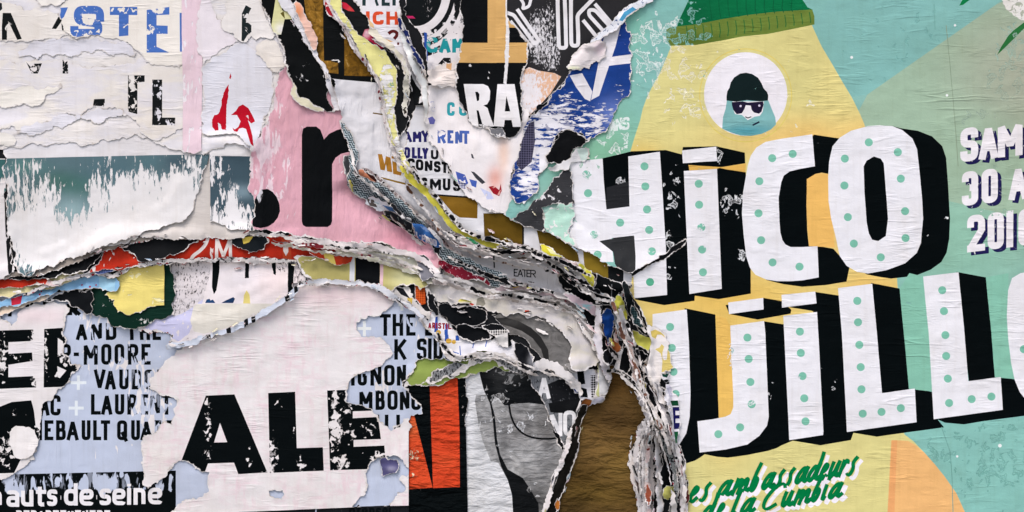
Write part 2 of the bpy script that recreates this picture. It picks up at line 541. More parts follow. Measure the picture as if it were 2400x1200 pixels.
def word(s, xs, yt, yb, w, slope=0.0, x_ref=None, **kw):
    """[(letter, polygons)] - xs gives the x range of every letter"""
    out, k = [], 0
    x_ref = xs[0][0] if x_ref is None else x_ref
    for ch in s:
        if ch == ' ':
            continue
        a, b = xs[k]; k += 1
        dy = slope * ((a + b) / 2 - x_ref)
        out.append((ch, glyph(ch, a, b, yt + dy, yb + dy, w, slope, **kw)))
    return out

def spaced(s, x0, x1, gap=0.22, narrow=0.4):
    wts = [(.45 if c in 'Ii1(' else .7 if c in '-' else narrow and 1.0) for c in s]
    tot = sum(wts) + gap * (len(s) - 1)
    u = (x1 - x0) / tot
    out, x = [], x0
    for c, k in zip(s, wts):
        if c != ' ':
            out.append((x, x + k * u))
        x += (k + gap) * u
    return out

BR = {
 'e': [[(.05, .45), (.4, .55), (.6, .78), (.45, 1), (.2, .85), (.05, .4), (.15, .08), (.4, 0), (.75, .25)]],
 's': [[(.62, 1.05), (.35, .85), (.3, .68), (.5, .4), (.42, .1), (.15, -.05), (-.1, .1)]],
 'a': [[(.72, .9), (.45, 1), (.15, .65), (.05, .2), (.2, 0), (.45, .25), (.72, .95)], [(.74, .98), (.62, .3), (.72, 0), (1, .25)]],
 'm': [[(.12, 1), (.02, 0)], [(.05, .35), (.3, .95), (.43, .88), (.35, 0)], [(.38, .35), (.65, .95), (.78, .85), (.72, .15), (.82, 0), (1.02, .25)]],
 'b': [[(.4, 1.75), (.2, 1.2), (.05, .3), (.2, 0), (.5, .2), (.58, .7), (.4, .92), (.22, .6)]],
 'd': [[(.62, .85), (.4, 1), (.1, .6), (.05, .15), (.25, 0), (.5, .3), (.72, 1.2), (.7, 1.75)], [(.72, 1.1), (.62, .3), (.75, 0), (1, .25)]],
 'u': [[(.12, 1), (.04, .3), (.18, 0), (.42, .25), (.62, 1)], [(.63, 1), (.56, .25), (.7, 0), (.98, .25)]],
 'r': [[(.12, 1), (.02, 0)], [(.06, .4), (.32, .92), (.55, 1), (.62, .78)]],
 'l': [[(.32, 1.75), (.12, .9), (.02, .2), (.15, 0), (.45, .25)]],
 'C': [[(.95, 1.35), (.85, 1.65), (.5, 1.55), (.12, .9), (.08, .3), (.3, 0), (.75, .3)]],
 'i': [[(.12, 1), (.03, .2), (.15, 0), (.42, .25)], [(.2, 1.35), (.27, 1.52)]],
}
def brush(s, xs, x_ref, y_ref, slope, xh, w, lean=0.32):
    out = []
    for ch, (a, b) in zip([c for c in s if c != ' '], xs):
        polys = []
        for path in BR[ch]:
            q = smooth_open([(a + u * (b - a) + lean * v * xh, y_ref + slope * (a + u * (b - a) - x_ref) - v * xh) for u, v in path], 2)
            ws = []
            for i in range(len(q)):
                j = max(0, i - 1); k = min(len(q) - 1, i + 1)
                th = math.atan2(q[k][1] - q[j][1], q[k][0] - q[j][0])
                ws.append(w * (0.55 + 0.5 * abs(math.sin(th - 0.5))))
            for i in range(len(q) - 1):
                polys += stroke([q[i], q[i + 1]], [ws[i], ws[i + 1]], (w * .22, w * .22))
        out.append((ch, polys))
    return out

def disc(cx, cy, rx, ry=None, n=18):
    ry = ry or rx
    return [(cx + rx * math.cos(2 * math.pi * k / n), cy + ry * math.sin(2 * math.pi * k / n)) for k in range(n)]

def orient(p, sign=1):
    s = sum(p[k][0] * p[(k + 1) % len(p)][1] - p[(k + 1) % len(p)][0] * p[k][1] for k in range(len(p)))
    return p if s * sign > 0 else p[::-1]

# ------------------------------------------------------------------ one sheet of paper = one thing
PAPER = '#e7e0de'
BLACK = '#060b0d'
class Pr:
    """one printed shape on a sheet"""
    def __init__(self, name, polys, color, holes=(), wear=None, worn=None, shade=None, tex=None, rag=0.0, grow=None, label=None):
        if holes == 'raw':
            self.polys = polys
        else:
            if isinstance(polys, str):
                polys = [polys]
            elif not isinstance(polys[0], (list, str)):
                polys = [polys]
            self.polys = [orient(pts_of(p)) for p in polys] + [orient(pts_of(h), -1) for h in holes]
        self.name, self.color, self.wear, self.worn, self.shade, self.tex, self.rag, self.label = name, color, wear, worn, shade, tex, rag, label

def letters(ws, color, name='letter', **kw):
    return [Pr(name, polys, color, holes='raw', **kw) for ch, polys in ws]

GROUPS = {'torn_poster': 'torn posters pasted over each other', 'paper_scrap': 'small torn scraps of posters', 'paper_strip': 'torn poster strips along the tears'}
_count = {}
def tag(o, label=None, cat=None, group=None, kind=None):
    if label: o['label'] = label
    if cat: o['category'] = cat
    if group: o['group'] = group
    if kind: o['kind'] = kind

def field(n, const, blobs, x, y):
    """constant + elliptical blobs (x, y, rx, ry, amount)"""
    v = np.full(len(x), float(const))
    for bx, by, rx, ry, a in blobs or ():
        g = np.exp(-(((x - bx) / rx) ** 2 + ((y - by) / ry) ** 2) ** 1.5)
        v = np.where(a > v, v + (a - v) * g, v) if a > 0 else v * (1 - g * -a)
    return v

def sheet(name, label, cat, outline, color=PAPER, prints=(), holes=(), amp=0.10, lift=1.6, thick=1.5, soft=14, curl=3.0, clen=14,
          lifts=(), wear=0.0, wears=(), worn=PAPER, shade=(), mk=None, step=9.0, ew=5.0, group=None, seed=None, zfun=None, wave=1.0, kind=None, estep=3.2, jag=1.0, fold=None):
    global H
    mk = dict(mk or {})
    _count['n'] = _count.get('n', 0) + 1
    rng = random.Random(seed if seed is not None else _count['n'] * 7919)
    rs = np.random.RandomState(rng.randrange(1 << 30))
    loops = []
    torn_pts = []
    for k, o in enumerate([outline] + list(holes)):
        p, f = P(o) if isinstance(o, str) else (list(o), [False] * len(o))
        q, t = rough(p, f, amp, rng, estep, jag * min(1.0, max(0.35, (max(a for a, b in p) - min(a for a, b in p)) / 70, (max(b for a, b in p) - min(b for a, b in p)) / 110)))
        loops.append(q)
        torn_pts += [a for a, b in zip(q, t) if b]
    ol = np.array(loops[0])
    x0, y0 = ol.min(0); x1, y1 = ol.max(0)
    # ---- points and constraints
    pts, edges = [], []
    def add_loop(l, mn=0.4):
        b = len(pts); k = 0; last = None
        for q in l:
            if last is not None and abs(q[0] - last[0]) + abs(q[1] - last[1]) < mn:
                continue
            pts.append(Vector(q)); last = q; k += 1
        if k > 2:
            edges.extend((b + i, b + (i + 1) % k) for i in range(k))
    for l in loops:
        add_loop(l)
    plist = []
    for pr in prints:
        polys = []
        for p in pr.polys:
            p = resample(p, 11)
            if pr.rag:
                r2 = random.Random(len(plist) * 31 + 5)
                p, _ = rough(p, [False] * len(p), pr.rag, r2, 3.2)
            polys.append(p)
            add_loop(p)
        plist.append(polys)
    gs = step
    xs = np.arange(x0, x1 + gs, gs); ys = np.arange(y0, y1 + gs, gs * 0.866)
    X, Y = np.meshgrid(xs, ys)
    X = X + (np.arange(len(ys)) % 2)[:, None] * gs / 2
    X = X + rs.uniform(-.18, .18, X.shape) * gs; Y = Y + rs.uniform(-.18, .18, Y.shape) * gs
    X, Y = X.ravel(), Y.ravel()
    ins = (wind(X, Y, [loops[0]]) != 0)
    for hl in loops[1:]:
        ins &= (wind(X, Y, [hl]) == 0)
    X, Y = X[ins], Y[ins]
    kd = kdtree.KDTree(len(pts))
    for i, p in enumerate(pts):
        kd.insert((p[0], p[1], 0), i)
    kd.balance()
    for a, b in zip(X.tolist(), Y.tolist()):
        if kd.find((a, b, 0))[2] > gs * 0.36:
            pts.append(Vector((a, b)))
    V, E_, F, _, _, _ = delaunay_2d_cdt(pts, edges, [], 0, 1e-4)
    V = np.array([(v[0], v[1]) for v in V]); F = np.array([f for f in F if len(f) == 3])
    c = V[F].mean(1)
    keep = wind(c[:, 0], c[:, 1], [loops[0]]) != 0
    for hl in loops[1:]:
        keep &= wind(c[:, 0], c[:, 1], [hl]) == 0
    F, c = F[keep], c[keep]
    ow = np.full(len(F), -1)
    for k, polys in enumerate(plist):
        pa = np.concatenate([np.asarray(p) for p in polys])
        bb = np.nonzero((c[:, 0] >= pa[:, 0].min()) & (c[:, 0] <= pa[:, 0].max()) & (c[:, 1] >= pa[:, 1].min()) & (c[:, 1] <= pa[:, 1].max()))[0]
        if len(bb):
            w = wind(c[bb, 0], c[bb, 1], polys)
            ow[bb[w != 0]] = k
    # ---- heights
    x, y = V[:, 0], V[:, 1]
    d = np.full(len(x), 400.0)
    if torn_pts:
        kt = kdtree.KDTree(len(torn_pts))
        for i, p in enumerate(torn_pts):
            kt.insert((p[0], p[1], 0), i)
        kt.balance()
        d = np.array([kt.find((a, b, 0))[2] for a, b in zip(x.tolist(), y.tolist())])
    z = np.maximum(samp(blur(H, soft), x, y), samp(max3(H), x, y)) + 0.62 * lift
    so = rs.uniform(0, 60)
    if curl:
        cm = np.clip((NZ(x / 38 + so, y / 38 + so, 2) - 0.36) * 3.2, 0, 1.4)
        z = z + 0.38 * curl * cm * np.exp(-d / (0.5 * clen))
    z = z + wave * 1.5 * NZ(x / 60 + so, y / 42 + so, 3) * np.clip(d / 12, 0.4, 1)
    z = z + np.maximum(0, field(len(x), 0, [], x, y) + sum((0.6 * h_ * np.exp(-((x - bx) / rx) ** 2 - ((y - by) / ry) ** 2) for bx, by, rx, ry, h_ in lifts), np.zeros(len(x))))
    if zfun is not None:
        z = z + zfun(x, y, d)
    fold = (1.3 if name in ('paper_scrap', 'paper_strip', 'paper_fringe') else 0.7) if fold is None else fold
    f1 = NZ.one(x / 31 + so, y / 22 + so); f2 = NZ.one((x + y) / 19 - so, (x - y) / 27 + so)
    z = z + fold * (1.6 * (1 - np.abs(2 * f1 - 1)) + 1.1 * (1 - np.abs(2 * f2 - 1)))
    # record in the height map
    T3 = np.concatenate([V, c, (V[F[:, 0]] + V[F[:, 1]]) / 2, (V[F[:, 1]] + V[F[:, 2]]) / 2, (V[F[:, 2]] + V[F[:, 0]]) / 2])
    zz = np.concatenate([z, z[F].mean(1), (z[F[:, 0]] + z[F[:, 1]]) / 2, (z[F[:, 1]] + z[F[:, 2]]) / 2, (z[F[:, 2]] + z[F[:, 0]]) / 2])
    used = np.zeros(len(V), bool); used[F.ravel()] = True
    okm = np.concatenate([used, np.ones(len(T3) - len(V), bool)])
    gi = np.round((T3[:, 0] - GX0) / GC).astype(int); gj = np.round((T3[:, 1] - GY0) / GC).astype(int)
    okm &= (gi >= 0) & (gi < GW) & (gj >= 0) & (gj < GH)
    np.maximum.at(H, (gj[okm], gi[okm]), zz[okm])
    # ---- world coordinates (x right, z up, sheet faces -y)
    W = np.stack([(x - CX) * MM, -z * MM, CZ + (600 - y) * MM], 1)
    org = np.array([((x0 + x1) / 2 - CX) * MM, -float(np.median(z[used])) * MM, CZ + (600 - (y0 + y1) / 2) * MM])
    W = W - org
    # orientation: faces towards -y
    e1 = W[F[:, 1]] - W[F[:, 0]]; e2 = W[F[:, 2]] - W[F[:, 0]]
    fn = np.cross(e1, e2)
    flip = fn[:, 1] > 0
    F[flip] = F[flip][:, ::-1]
    fn[flip] *= -1
    VN = np.zeros_like(W)
    for k in range(3):
        np.add.at(VN, F[:, k], fn)
    VN /= (np.linalg.norm(VN, axis=1, keepdims=True) + 1e-20)
    def shaded(base, extra):
        cc = np.tile(lin(base), (len(x), 1))
        for bx, by, rx, ry, hx, st in list(extra or ()):
            g = (st * np.exp(-(((x - bx) / rx) ** 2 + ((y - by) / ry) ** 2) ** 1.2))[:, None]
            cc = cc * (1 - g) + lin(hx) * g
        return cc
    bcol = shaded(color, shade)
    wcol = np.tile(lin(worn), (len(x), 1))
    bwear = field(len(x), wear, wears, x, y)
    en_ = NZ(x / 26 + so, y / 26 - so + 90, 2)
    ewn = ew * (0.15 + 3.4 * np.clip(en_ - 0.22, 0, 1) ** 1.7)
    def build(nm, idx, col, col2, wr, material, skirt=None, parent=None):
        vs, inv = np.unique(F[idx].ravel(), return_inverse=True)
        co = W[vs]; nr = VN[vs]; fc = inv.reshape(-1, 3)
        A = dict(Col=col[vs], Col2=col2[vs], wear=wr[vs], edge=d[vs], ew=ewn[vs])
        uvx, uvy = x[vs] / 100, -y[vs] / 100
        if skirt is not None and len(skirt):
            a, b = skirt[:, 0], skirt[:, 1]
            m = len(a)
            dz = np.array([0, thick * MM, 0])
            q = np.concatenate([W[a], W[b], W[b] + dz, W[a] + dz])
            base = len(co)
            i = np.arange(m)
            f2 = np.concatenate([np.stack([base + i, base + 3 * m + i, base + 2 * m + i], 1), np.stack([base + i, base + 2 * m + i, base + m + i], 1)])
            tn = W[b] - W[a]
            nn = np.cross(tn, np.array([0, 1.0, 0])); nn /= (np.linalg.norm(nn, axis=1, keepdims=True) + 1e-12)
            co = np.concatenate([co, q]); nr = np.concatenate([nr, np.tile(nn, (4, 1))]); fc = np.concatenate([fc, f2])
            qi = np.concatenate([a, b, b, a])
            A['Col'] = np.concatenate([A['Col'], wcol[qi]]); A['Col2'] = np.concatenate([A['Col2'], wcol[qi]])
            for nm2, vv in (('wear', 0.0), ('edge', 0.0), ('ew', 9.0)):
                A[nm2] = np.concatenate([A[nm2], np.full(4 * m, vv)])
            off = np.repeat([0, 0, .02, .02], m)
            uvx = np.concatenate([uvx, x[qi] / 100]); uvy = np.concatenate([uvy, -y[qi] / 100 + off])
        me = bpy.data.meshes.new(nm)
        me.vertices.add(len(co)); me.vertices.foreach_set("co", co.astype(np.float32).ravel())
        me.loops.add(len(fc) * 3); me.loops.foreach_set("vertex_index", fc.astype(np.int32).ravel())
        me.polygons.add(len(fc)); me.polygons.foreach_set("loop_start", np.arange(0, len(fc) * 3, 3, dtype=np.int32))
        me.update(calc_edges=True)
        me.polygons.foreach_set("use_smooth", np.ones(len(fc), bool))
        uvl = me.uv_layers.new(name="UVMap")
        uvl.data.foreach_set("uv", np.stack([uvx[fc.ravel()], uvy[fc.ravel()]], 1).astype(np.float32).ravel())
        for nm2 in ('Col', 'Col2'):
            at = me.attributes.new(nm2, 'FLOAT_COLOR', 'POINT')
            at.data.foreach_set("color", np.concatenate([A[nm2], np.ones((len(co), 1))], 1).astype(np.float32).ravel())
        for nm2 in ('wear', 'edge', 'ew'):
            at = me.attributes.new(nm2, 'FLOAT', 'POINT')
            at.data.foreach_set("value", A[nm2].astype(np.float32))
        me.normals_split_custom_set_from_vertices(nr.tolist())
        me.materials.append(material)
        o = bpy.data.objects.new(nm, me)
        COL.objects.link(o)
        if parent is not None:
            o.parent = parent
        else:
            o.location = tuple(org)
        return o
    ed = np.concatenate([F[:, [0, 1]], F[:, [1, 2]], F[:, [2, 0]]])
    key = np.sort(ed, 1); kk = key[:, 0].astype(np.int64) * (len(V) + 1) + key[:, 1]
    u, first, cnt = np.unique(kk, return_index=True, return_counts=True)
    sk = ed[first[cnt == 1]]
    base_idx = np.nonzero(ow == -1)[0]
    if not len(base_idx):
        base_idx = np.arange(1)
    top = build(name, base_idx, bcol, wcol, bwear, mat(**mk), skirt=sk)
    tag(top, label, cat, group or GROUPS.get(name), kind)
    made = {}
    for k, pr in enumerate(prints):
        idx = np.nonzero(ow == k)[0]
        if len(idx) < 1:
            continue
        cw = np.tile(lin(pr.worn), (len(x), 1)) if pr.worn else (bcol if mk.get('pattern') not in ('pinkwash', 'cream') else wcol * 0 + lin(PAPER))
        if pr.wear is None:
            wr = bwear
        elif isinstance(pr.wear, (int, float)):
            wr = np.full(len(x), float(pr.wear))
        else:
            wr = field(len(x), pr.wear[0], pr.wear[1:], x, y)
        m2 = dict(mk); m2.pop('pattern', None)
        m2.update(pr.tex or {})
        par = top
        if pr.name == 'dot':                        # a printed dot belongs to the letter it sits on
            q = np.asarray(pr.polys[0]).mean(0)
            for j in range(k - 1, -1, -1):
                if prints[j].name == 'letter' and j in made and wind(q[:1], q[1:], prints[j].polys)[0] != 0:
                    par = made[j]; break
        o = build(pr.name, idx, shaded(pr.color, pr.shade), cw, wr, mat(**m2), parent=par)
        made[k] = o
        if pr.label:
            o['label'] = pr.label
    return top

def ribbon_outline(path, widths):
    q = smooth_open(pts_of(path), 2)
    n = len(q)
    if not hasattr(widths, '__len__'):
        widths = [widths, widths]
    L, R = [], []
    for i in range(n):
        a, b = q[max(0, i - 1)], q[min(n - 1, i + 1)]
        tx, ty = b[0] - a[0], b[1] - a[1]; l = math.hypot(tx, ty) + 1e-9
        w = np.interp(i / (n - 1), np.linspace(0, 1, len(widths)), widths) / 2
        L.append((q[i][0] - ty / l * w, q[i][1] + tx / l * w)); R.append((q[i][0] + ty / l * w, q[i][1] - tx / l * w))
    return L + R[::-1]

def ribbon(label, path, widths, color, name='paper_strip', cat='paper strip', **kw):
    d = dict(step=6.0, amp=0.10, ew=4, curl=2.5, clen=8, lift=1.8, soft=9)
    d.update(kw)
    d['ew'] *= 0.75
    return sheet(name, label, cat, ribbon_outline(path, widths), color, **d)

def shreds(name, label, paths, count, seed, spread, size, palette, part_parent=None):
    """countless tiny shreds and fibres clinging to the rims of the tears: one mesh"""
    rng = random.Random(seed)
    Hm = max3(H)
    segs = []
    for p in paths:
        q = smooth_open(pts_of(p), 2)
        for a, b in zip(q[:-1], q[1:]):
            segs.append((a, b, math.hypot(b[0] - a[0], b[1] - a[1])))
    tot = sum(s[2] for s in segs)
    V, F, C = [], [], []
    for _ in range(count):
        r = rng.uniform(0, tot)
        for a, b, l in segs:
            if r <= l:
                break
            r -= l
        t = r / max(l, 1e-6)
        tx, ty = (b[0] - a[0]) / l, (b[1] - a[1]) / l
        off = rng.gauss(0, spread)
        cx, cy = a[0] + (b[0] - a[0]) * t - ty * off, a[1] + (b[1] - a[1]) * t + tx * off
        ang = math.atan2(ty, tx) + rng.gauss(0, .25)
        L = rng.uniform(.3, 1.0) ** 1.7 * size; w = max(2.6, L * rng.uniform(.18, .42))
        n = 7
        top, bot = [], []
        for k in range(n):
            u = k / (n - 1)
            ww = w * (math.sin(math.pi * (0.06 + 0.88 * u)) ** .6) * rng.uniform(.35, 1.15)
            bend = math.sin(u * 3.0 + off) * L * .06
            top.append(((u - .5) * L, bend + ww / 2 + rng.uniform(-.6, .6))); bot.append(((u - .5) * L, bend - ww / 2 + rng.uniform(-.6, .6)))
        ca, sa = math.cos(ang), math.sin(ang)
        base = len(V)
        tilt = rng.uniform(.8, 5.5)
        hx = np.random.RandomState(rng.randrange(1 << 30)).choice(len(palette))
        col = lin(palette[hx]) * rng.uniform(.75, 1.1)
        white = lin('#ddd6d3')
        loop = []
        for k in range(n):
            mid = ((top[k][0] + bot[k][0]) / 2, top[k][1] * .35 + bot[k][1] * .65)
            for (px, py), lift_, cc in ((top[k], tilt, white), (mid, tilt * .75, col), (bot[k], .6, col)):
                X, Y = cx + px * ca - py * sa, cy + px * sa + py * ca
                z = float(samp(Hm, np.array([X]), np.array([Y]))[0]) + lift_ + .5
                V.append(((X - CX) * MM, -z * MM, CZ + (600 - Y) * MM)); C.append((*cc, 1))
        for k in range(n - 1):
            i = base + 3 * k
            for j in (0, 1):
                F.append((i + j, i + 3 + j, i + 4 + j, i + 1 + j))
    me = bpy.data.meshes.new(name)
    me.from_pydata(V, [], F)
    me.attributes.new('Col', 'FLOAT_COLOR', 'POINT').data.foreach_set("color", np.array(C, np.float32).ravel())
    me.attributes.new('Col2', 'FLOAT_COLOR', 'POINT').data.foreach_set("color", np.array(C, np.float32).ravel())
    for a_, v_ in (('wear', 0.0), ('edge', 50.0), ('ew', 1.0)):
        me.attributes.new(a_, 'FLOAT', 'POINT').data.foreach_set("value", np.full(len(V), v_, np.float32))
    uvl = me.uv_layers.new(name="UVMap")
    uvl.data.foreach_set("uv", np.array([(V[l.vertex_index][0] * 10, V[l.vertex_index][2] * 10) for l in me.loops], np.float32).ravel())
    me.materials.append(mat(crease=''))
    o = bpy.data.objects.new(name, me); COL.objects.link(o)
    tag(o, label, "paper shreds", None, 'stuff')
    return o

def layer_stack(label, path, offsets, cols, w=7.0, name='torn_paper_stack'):
    """a wad of paper layers torn along one line: one thing, every layer a part"""
    pts = pts_of(path)
    root = bpy.data.objects.new(name, None)
    m = pts[len(pts) // 2]
    root.location = ((m[0] - CX) * MM, -float(samp(H, np.array([m[0]]), np.array([m[1]]))[0]) * MM, CZ + (600 - m[1]) * MM)
    root.empty_display_size = 0.02
    COL.objects.link(root)
    tag(root, label, "paper stack", 'torn wads of poster layers along the central tear')
    rng = random.Random(len(label) * 13)
    for off, c in zip(offsets, cols):
        q = []
        n = len(pts)
        for i, p in enumerate(pts):
            a, b = pts[max(0, i - 1)], pts[min(n - 1, i + 1)]
            l = math.hypot(b[0] - a[0], b[1] - a[1])
            o = off + rng.gauss(0, 3.0)
            q.append((p[0] - (b[1] - a[1]) / l * o + rng.gauss(0, 2), p[1] + (b[0] - a[0]) / l * o))
        s0, s1 = rng.choice((0, 1, 2, 3)), rng.choice((0, 1, 2, 3))
        if s0 + s1 > n - 4:
            s0 = s1 = 1
        q = q[s0:len(q) - s1]
        ws = [2] + [w * rng.uniform(.3, 1.0) ** 1.5 * 1.9 for _ in range(len(q) * 2)] + [2]
        dark = sum(lin(c)) < .2
        o = ribbon(None, q, ws, c, name='paper_layer', cat=None, ew=2.5 if dark else 4, curl=3, lift=1.5, fold=.5, wear=rng.choice((.05, .15, .25)), worn='#8f8683' if dark else rng.choice(('#1a1a1d', '#5a3a34', '#8a8487')),
                   mk=dict(wear='scrape', crumple=1.5), jag=.75)
        o.parent = root
        o.location = tuple(Vector(o.location) - Vector(root.location))

# ================================================================== the wall
def box_mesh(name, x0, x1, y0, y1, z0, z1, m, kind=None):
    me = bpy.data.meshes.new(name)
    v = [(x, y, z) for x in (x0, x1) for y in (y0, y1) for z in (z0, z1)]
    me.from_pydata(v, [], [(0, 1, 3, 2), (4, 6, 7, 5), (0, 4, 5, 1), (2, 3, 7, 6), (0, 2, 6, 4), (1, 5, 7, 3)])
    me.materials.append(m)
    o = bpy.data.objects.new(name, me); COL.objects.link(o)
    return o
def concrete(name, c, sc):
    m = bpy.data.materials.new(name); m.use_nodes = True
    nt = m.node_tree; b = nt.nodes["Principled BSDF"]; b.inputs["Roughness"].default_value = .9
    tc = nt.nodes.new("ShaderNodeTexCoord"); n = nt.nodes.new("ShaderNodeTexNoise"); n.inputs["Scale"].default_value = sc; n.inputs["Detail"].default_value = 8
    r = nt.nodes.new("ShaderNodeMix"); r.data_type = 'RGBA'; r.inputs[6].default_value = (*[k * .8 for k in c], 1); r.inputs[7].default_value = (*[k * 1.2 for k in c], 1)
    nt.links.new(tc.outputs["Object"], n.inputs[0]); nt.links.new(n.outputs[0], r.inputs[0]); nt.links.new(r.outputs[2], b.inputs[0])
    return m
w_ = box_mesh("wall", -3.4, 3.4, 0.075, 0.30, 0.0, 3.4, concrete("wall_render", (.34, .33, .31), 6))
tag(w_, "grey rendered wall carrying all the torn posters", "wall")
g_ = box_mesh("pavement", -9, 9, -14, 0.8, -0.12, 0.0, concrete("pavement_stone", (.30, .295, .28), 3), 'structure')
tag(g_, kind='structure')

# ================================================================== oldest layers
sheet('poster_crust', "blackened bottom crust of old posters showing in the gaps between the tears", "poster layer",
      "-205,-205! 2605,-205! 2605,1405! -205,1405!", '#202124', amp=0, step=16, curl=0, lift=0.5, thick=50, soft=6, wave=.3,
      wear=.27, worn='#8d8a88', mk=dict(wear='grunge', crease='h'))

sheet('torn_poster', "brown kraft coloured poster sunk in the deep tear at bottom centre", "poster",
      "1425,860 1450,868 1475,895 1500,905 1520,945 1522,990 1505,1040 1500,1110 1512,1200 1512,1270 1270,1270 1285,1200 1310,1110 1325,1040 1335,990 1350,950 1400,925 1425,915",
      '#5c4625', soft=20, wave=3.0, wear=.12, worn='#c9b79a', mk=dict(wear='scrape', crease='hh', crumple=2.3), fold=2.5,
      shade=[(1380, 1030, 90, 60, '#7d6036', .8), (1440, 900, 60, 40, '#4a3418', .8), (1440, 980, 60, 40, '#42301a', .8), (1360, 1120, 70, 30, '#4c3818', .7), (1460, 1090, 50, 40, '#7a6030', .7),
             (1400, 1160, 90, 30, '#665024', .7), (1340, 1190, 60, 30, '#40311a', .6)])  # lighter and darker browns paint highlights and shading into the wrinkled paper

jeans_dark = '#131517'
sheet('torn_poster', "grey photo poster of jeans with a curved black pocket seam", "poster",
      "1080,850 1120,835 1180,828 1225,838 1250,880 1268,925 1290,958 1296,1000 1306,1040 1322,1060 1318,1090 1298,1140 1280,1200 1280,1270 1080,1270!", '#9c9b9b',
      wear=.02, wears=[(1200, 880, 60, 40, .42), (1175, 930, 60, 14, .40), (1210, 995, 70, 40, .36), (1140, 980, 30, 70, .34), (1190, 1060, 60, 30, .3), (1260, 1150, 40, 40, .3)],
      worn='#d6d6d8', mk=dict(wear='ring', crease='hh', crumple=1.5, pattern='photo'), soft=16, wave=1.6,
      shade=[(1215, 1000, 40, 40, '#777473', .8), (1280, 1010, 25, 60, '#686564', .8), (1230, 1090, 60, 40, '#a5a4a4', .8), (1285, 1100, 30, 30, '#7c7b7b', .6), (1180, 960, 20, 30, '#9b9a99', .7),
             (1255, 1175, 40, 45, '#3b3a3b', .8), (1180, 1040, 14, 60, '#5d5c5c', .6)],
      prints=[Pr('print_panel', "1086,855 1119,840 1126,875 1134,915 1141,925 1116,925 1113,940 1120,985 1130,1030 1142,1060 1150,1080 1168,1085 1190,1125 1200,1160 1207,1200 1207,1280 1095,1280 1088,1000", '#d4d4d6', shade=[(1130, 1010, 16, 70, '#a9a9aa', .7)], label="pale white background left of the jeans"),
              Pr('print_panel', "1119,840 1180,826 1225,836 1255,885 1272,930 1285,950 1240,944 1198,947 1195,950 1182,950 1170,935 1160,928 1152,945 1160,975 1165,1030 1172,1065 1190,1100 1225,1120 1245,1150 1262,1180 1268,1280 1207,1280 1200,1160 1190,1125 1174,1092 1160,1040 1155,985 1148,945 1134,915 1125,880", jeans_dark, tex=dict(crumple=1.5),
                 shade=[(1195, 870, 40, 20, '#5a5a5a', .7), (1170, 900, 12, 30, '#2b2c2d', .8)], label="black waistband and shadow fold of the jeans"),
              Pr('print_line', [stroke(smooth_open(pts_of("1193,948 1197,975 1208,1000 1228,1019 1256,1028 1290,1029 1310,1025"), 2), 4.5)[0]], '#101113', wear=0)])

sheet('torn_poster', "orange and black poster piece with a tall black wedge beside the jeans", "poster",
      "945,1270! 948,900! 968,880 1005,880 1030,872 1075,860 1092,855 1092,1000! 1098,1270!", BLACK,
      wear=.05, wears=[(1085, 930, 8, 120, .32), (965, 1060, 25, 40, .3), (1050, 1050, 60, 20, .2), (1010, 1150, 60, 20, .25)], worn='#cfc9c6', mk=dict(wear='scrape', crease='hh', crumple=2.6), amp=.06, wave=2.0,
      prints=[Pr('print_panel', "958,978! 969,966 1014,1143 956,1147", '#d04a28', wear=[.05, (970, 1065, 25, 22, .5), (972, 1000, 20, 15, .4), (970, 1110, 20, 12, .4)], worn='#e8c9a8', shade=[(965, 1000, 30, 25, '#d2683a', .7)]),
              Pr('print_panel', "1007,899 1032,885 1072,880 1077,1000 1078,1141 1015,1144", '#cc4324', wear=[.03, (1050, 1110, 40, 10, .3)], worn='#e9a589', shade=[(1045, 940, 40, 30, '#d04f2e', .6), (1040, 895, 40, 14, '#b53c20', .6), (1045, 1080, 30, 20, '#d5552f', .5)])])

sheet('paper_scrap', "olive green torn strip showing under the pale blue lettered poster", "paper scrap",
      "948,905 978,838 1022,828 1053,832 1084,828 1126,808 1152,806 1190,812 1225,830 1236,862 1200,872 1150,866 1060,886 1000,905", '#92a455', curl=1, shade=[(1150, 835, 40, 10, '#9fb05c', .7), (1050, 850, 60, 8, '#76893f', .6)])
sheet('paper_scrap', "scratched grey and black strip arching above the orange panel", "paper scrap",
      "985,900 1010,880 1022,864 1050,853 1085,849 1118,838 1130,832 1158,829 1175,838 1205,845 1232,868 1222,880 1195,866 1165,851 1125,850 1098,858 1076,875 1040,886 1010,898", '#8f9092', amp=.13,
      wear=.5, worn='#2b2b2e', mk=dict(wear='grunge', crease='h'), ew=8, prints=[Pr('print_panel', "1055,880 1092,848 1108,842 1118,848 1090,880", '#cfcac8', wear=.2), Pr('print_panel', "1120,838 1160,829 1200,846 1170,842 1140,842", '#d8d2cc', wear=.25)])

# ================================================================== lower left: pale blue lettered poster and the pale pink one pasted over it
BLUE = '#bdc5d8'
T = 8.6
rows = []
rows += word("ANDTHE", [(178, 204), (213, 239), (248, 273), (297, 321), (328, 352), (358, 378)], 757, 797, T)
rows += word("R-", [(142, 166), (168, 189)], 806, 855, T)
rows += word("MOORE", [(196, 229), (237, 261), (268, 291), (299, 324), (331, 353)], 806, 855, T)
rows += word("VAUDOR", [(220, 247), (246, 271), (279, 301), (308, 330), (337, 361), (368, 392)], 866, 913, T)
rows += word("AC", [(92, 116), (118, 142)], 926, 974, T)
rows += word("LAURENT", [(213, 236), (237, 263), (269, 291), (298, 321), (330, 347), (352, 375), (378, 402)], 924, 972, T)
rows += word("HIEBAULTQUART", [(62, 86), (89, 99), (104, 125), (131, 154), (156, 184), (191, 212), (218, 237), (236, 258), (274, 298), (307, 328), (329, 357), (362, 384), (386, 408)], 985, 1032, T)
rows += word("RK", [(155, 182), (160, 188)], 712, 739, T)
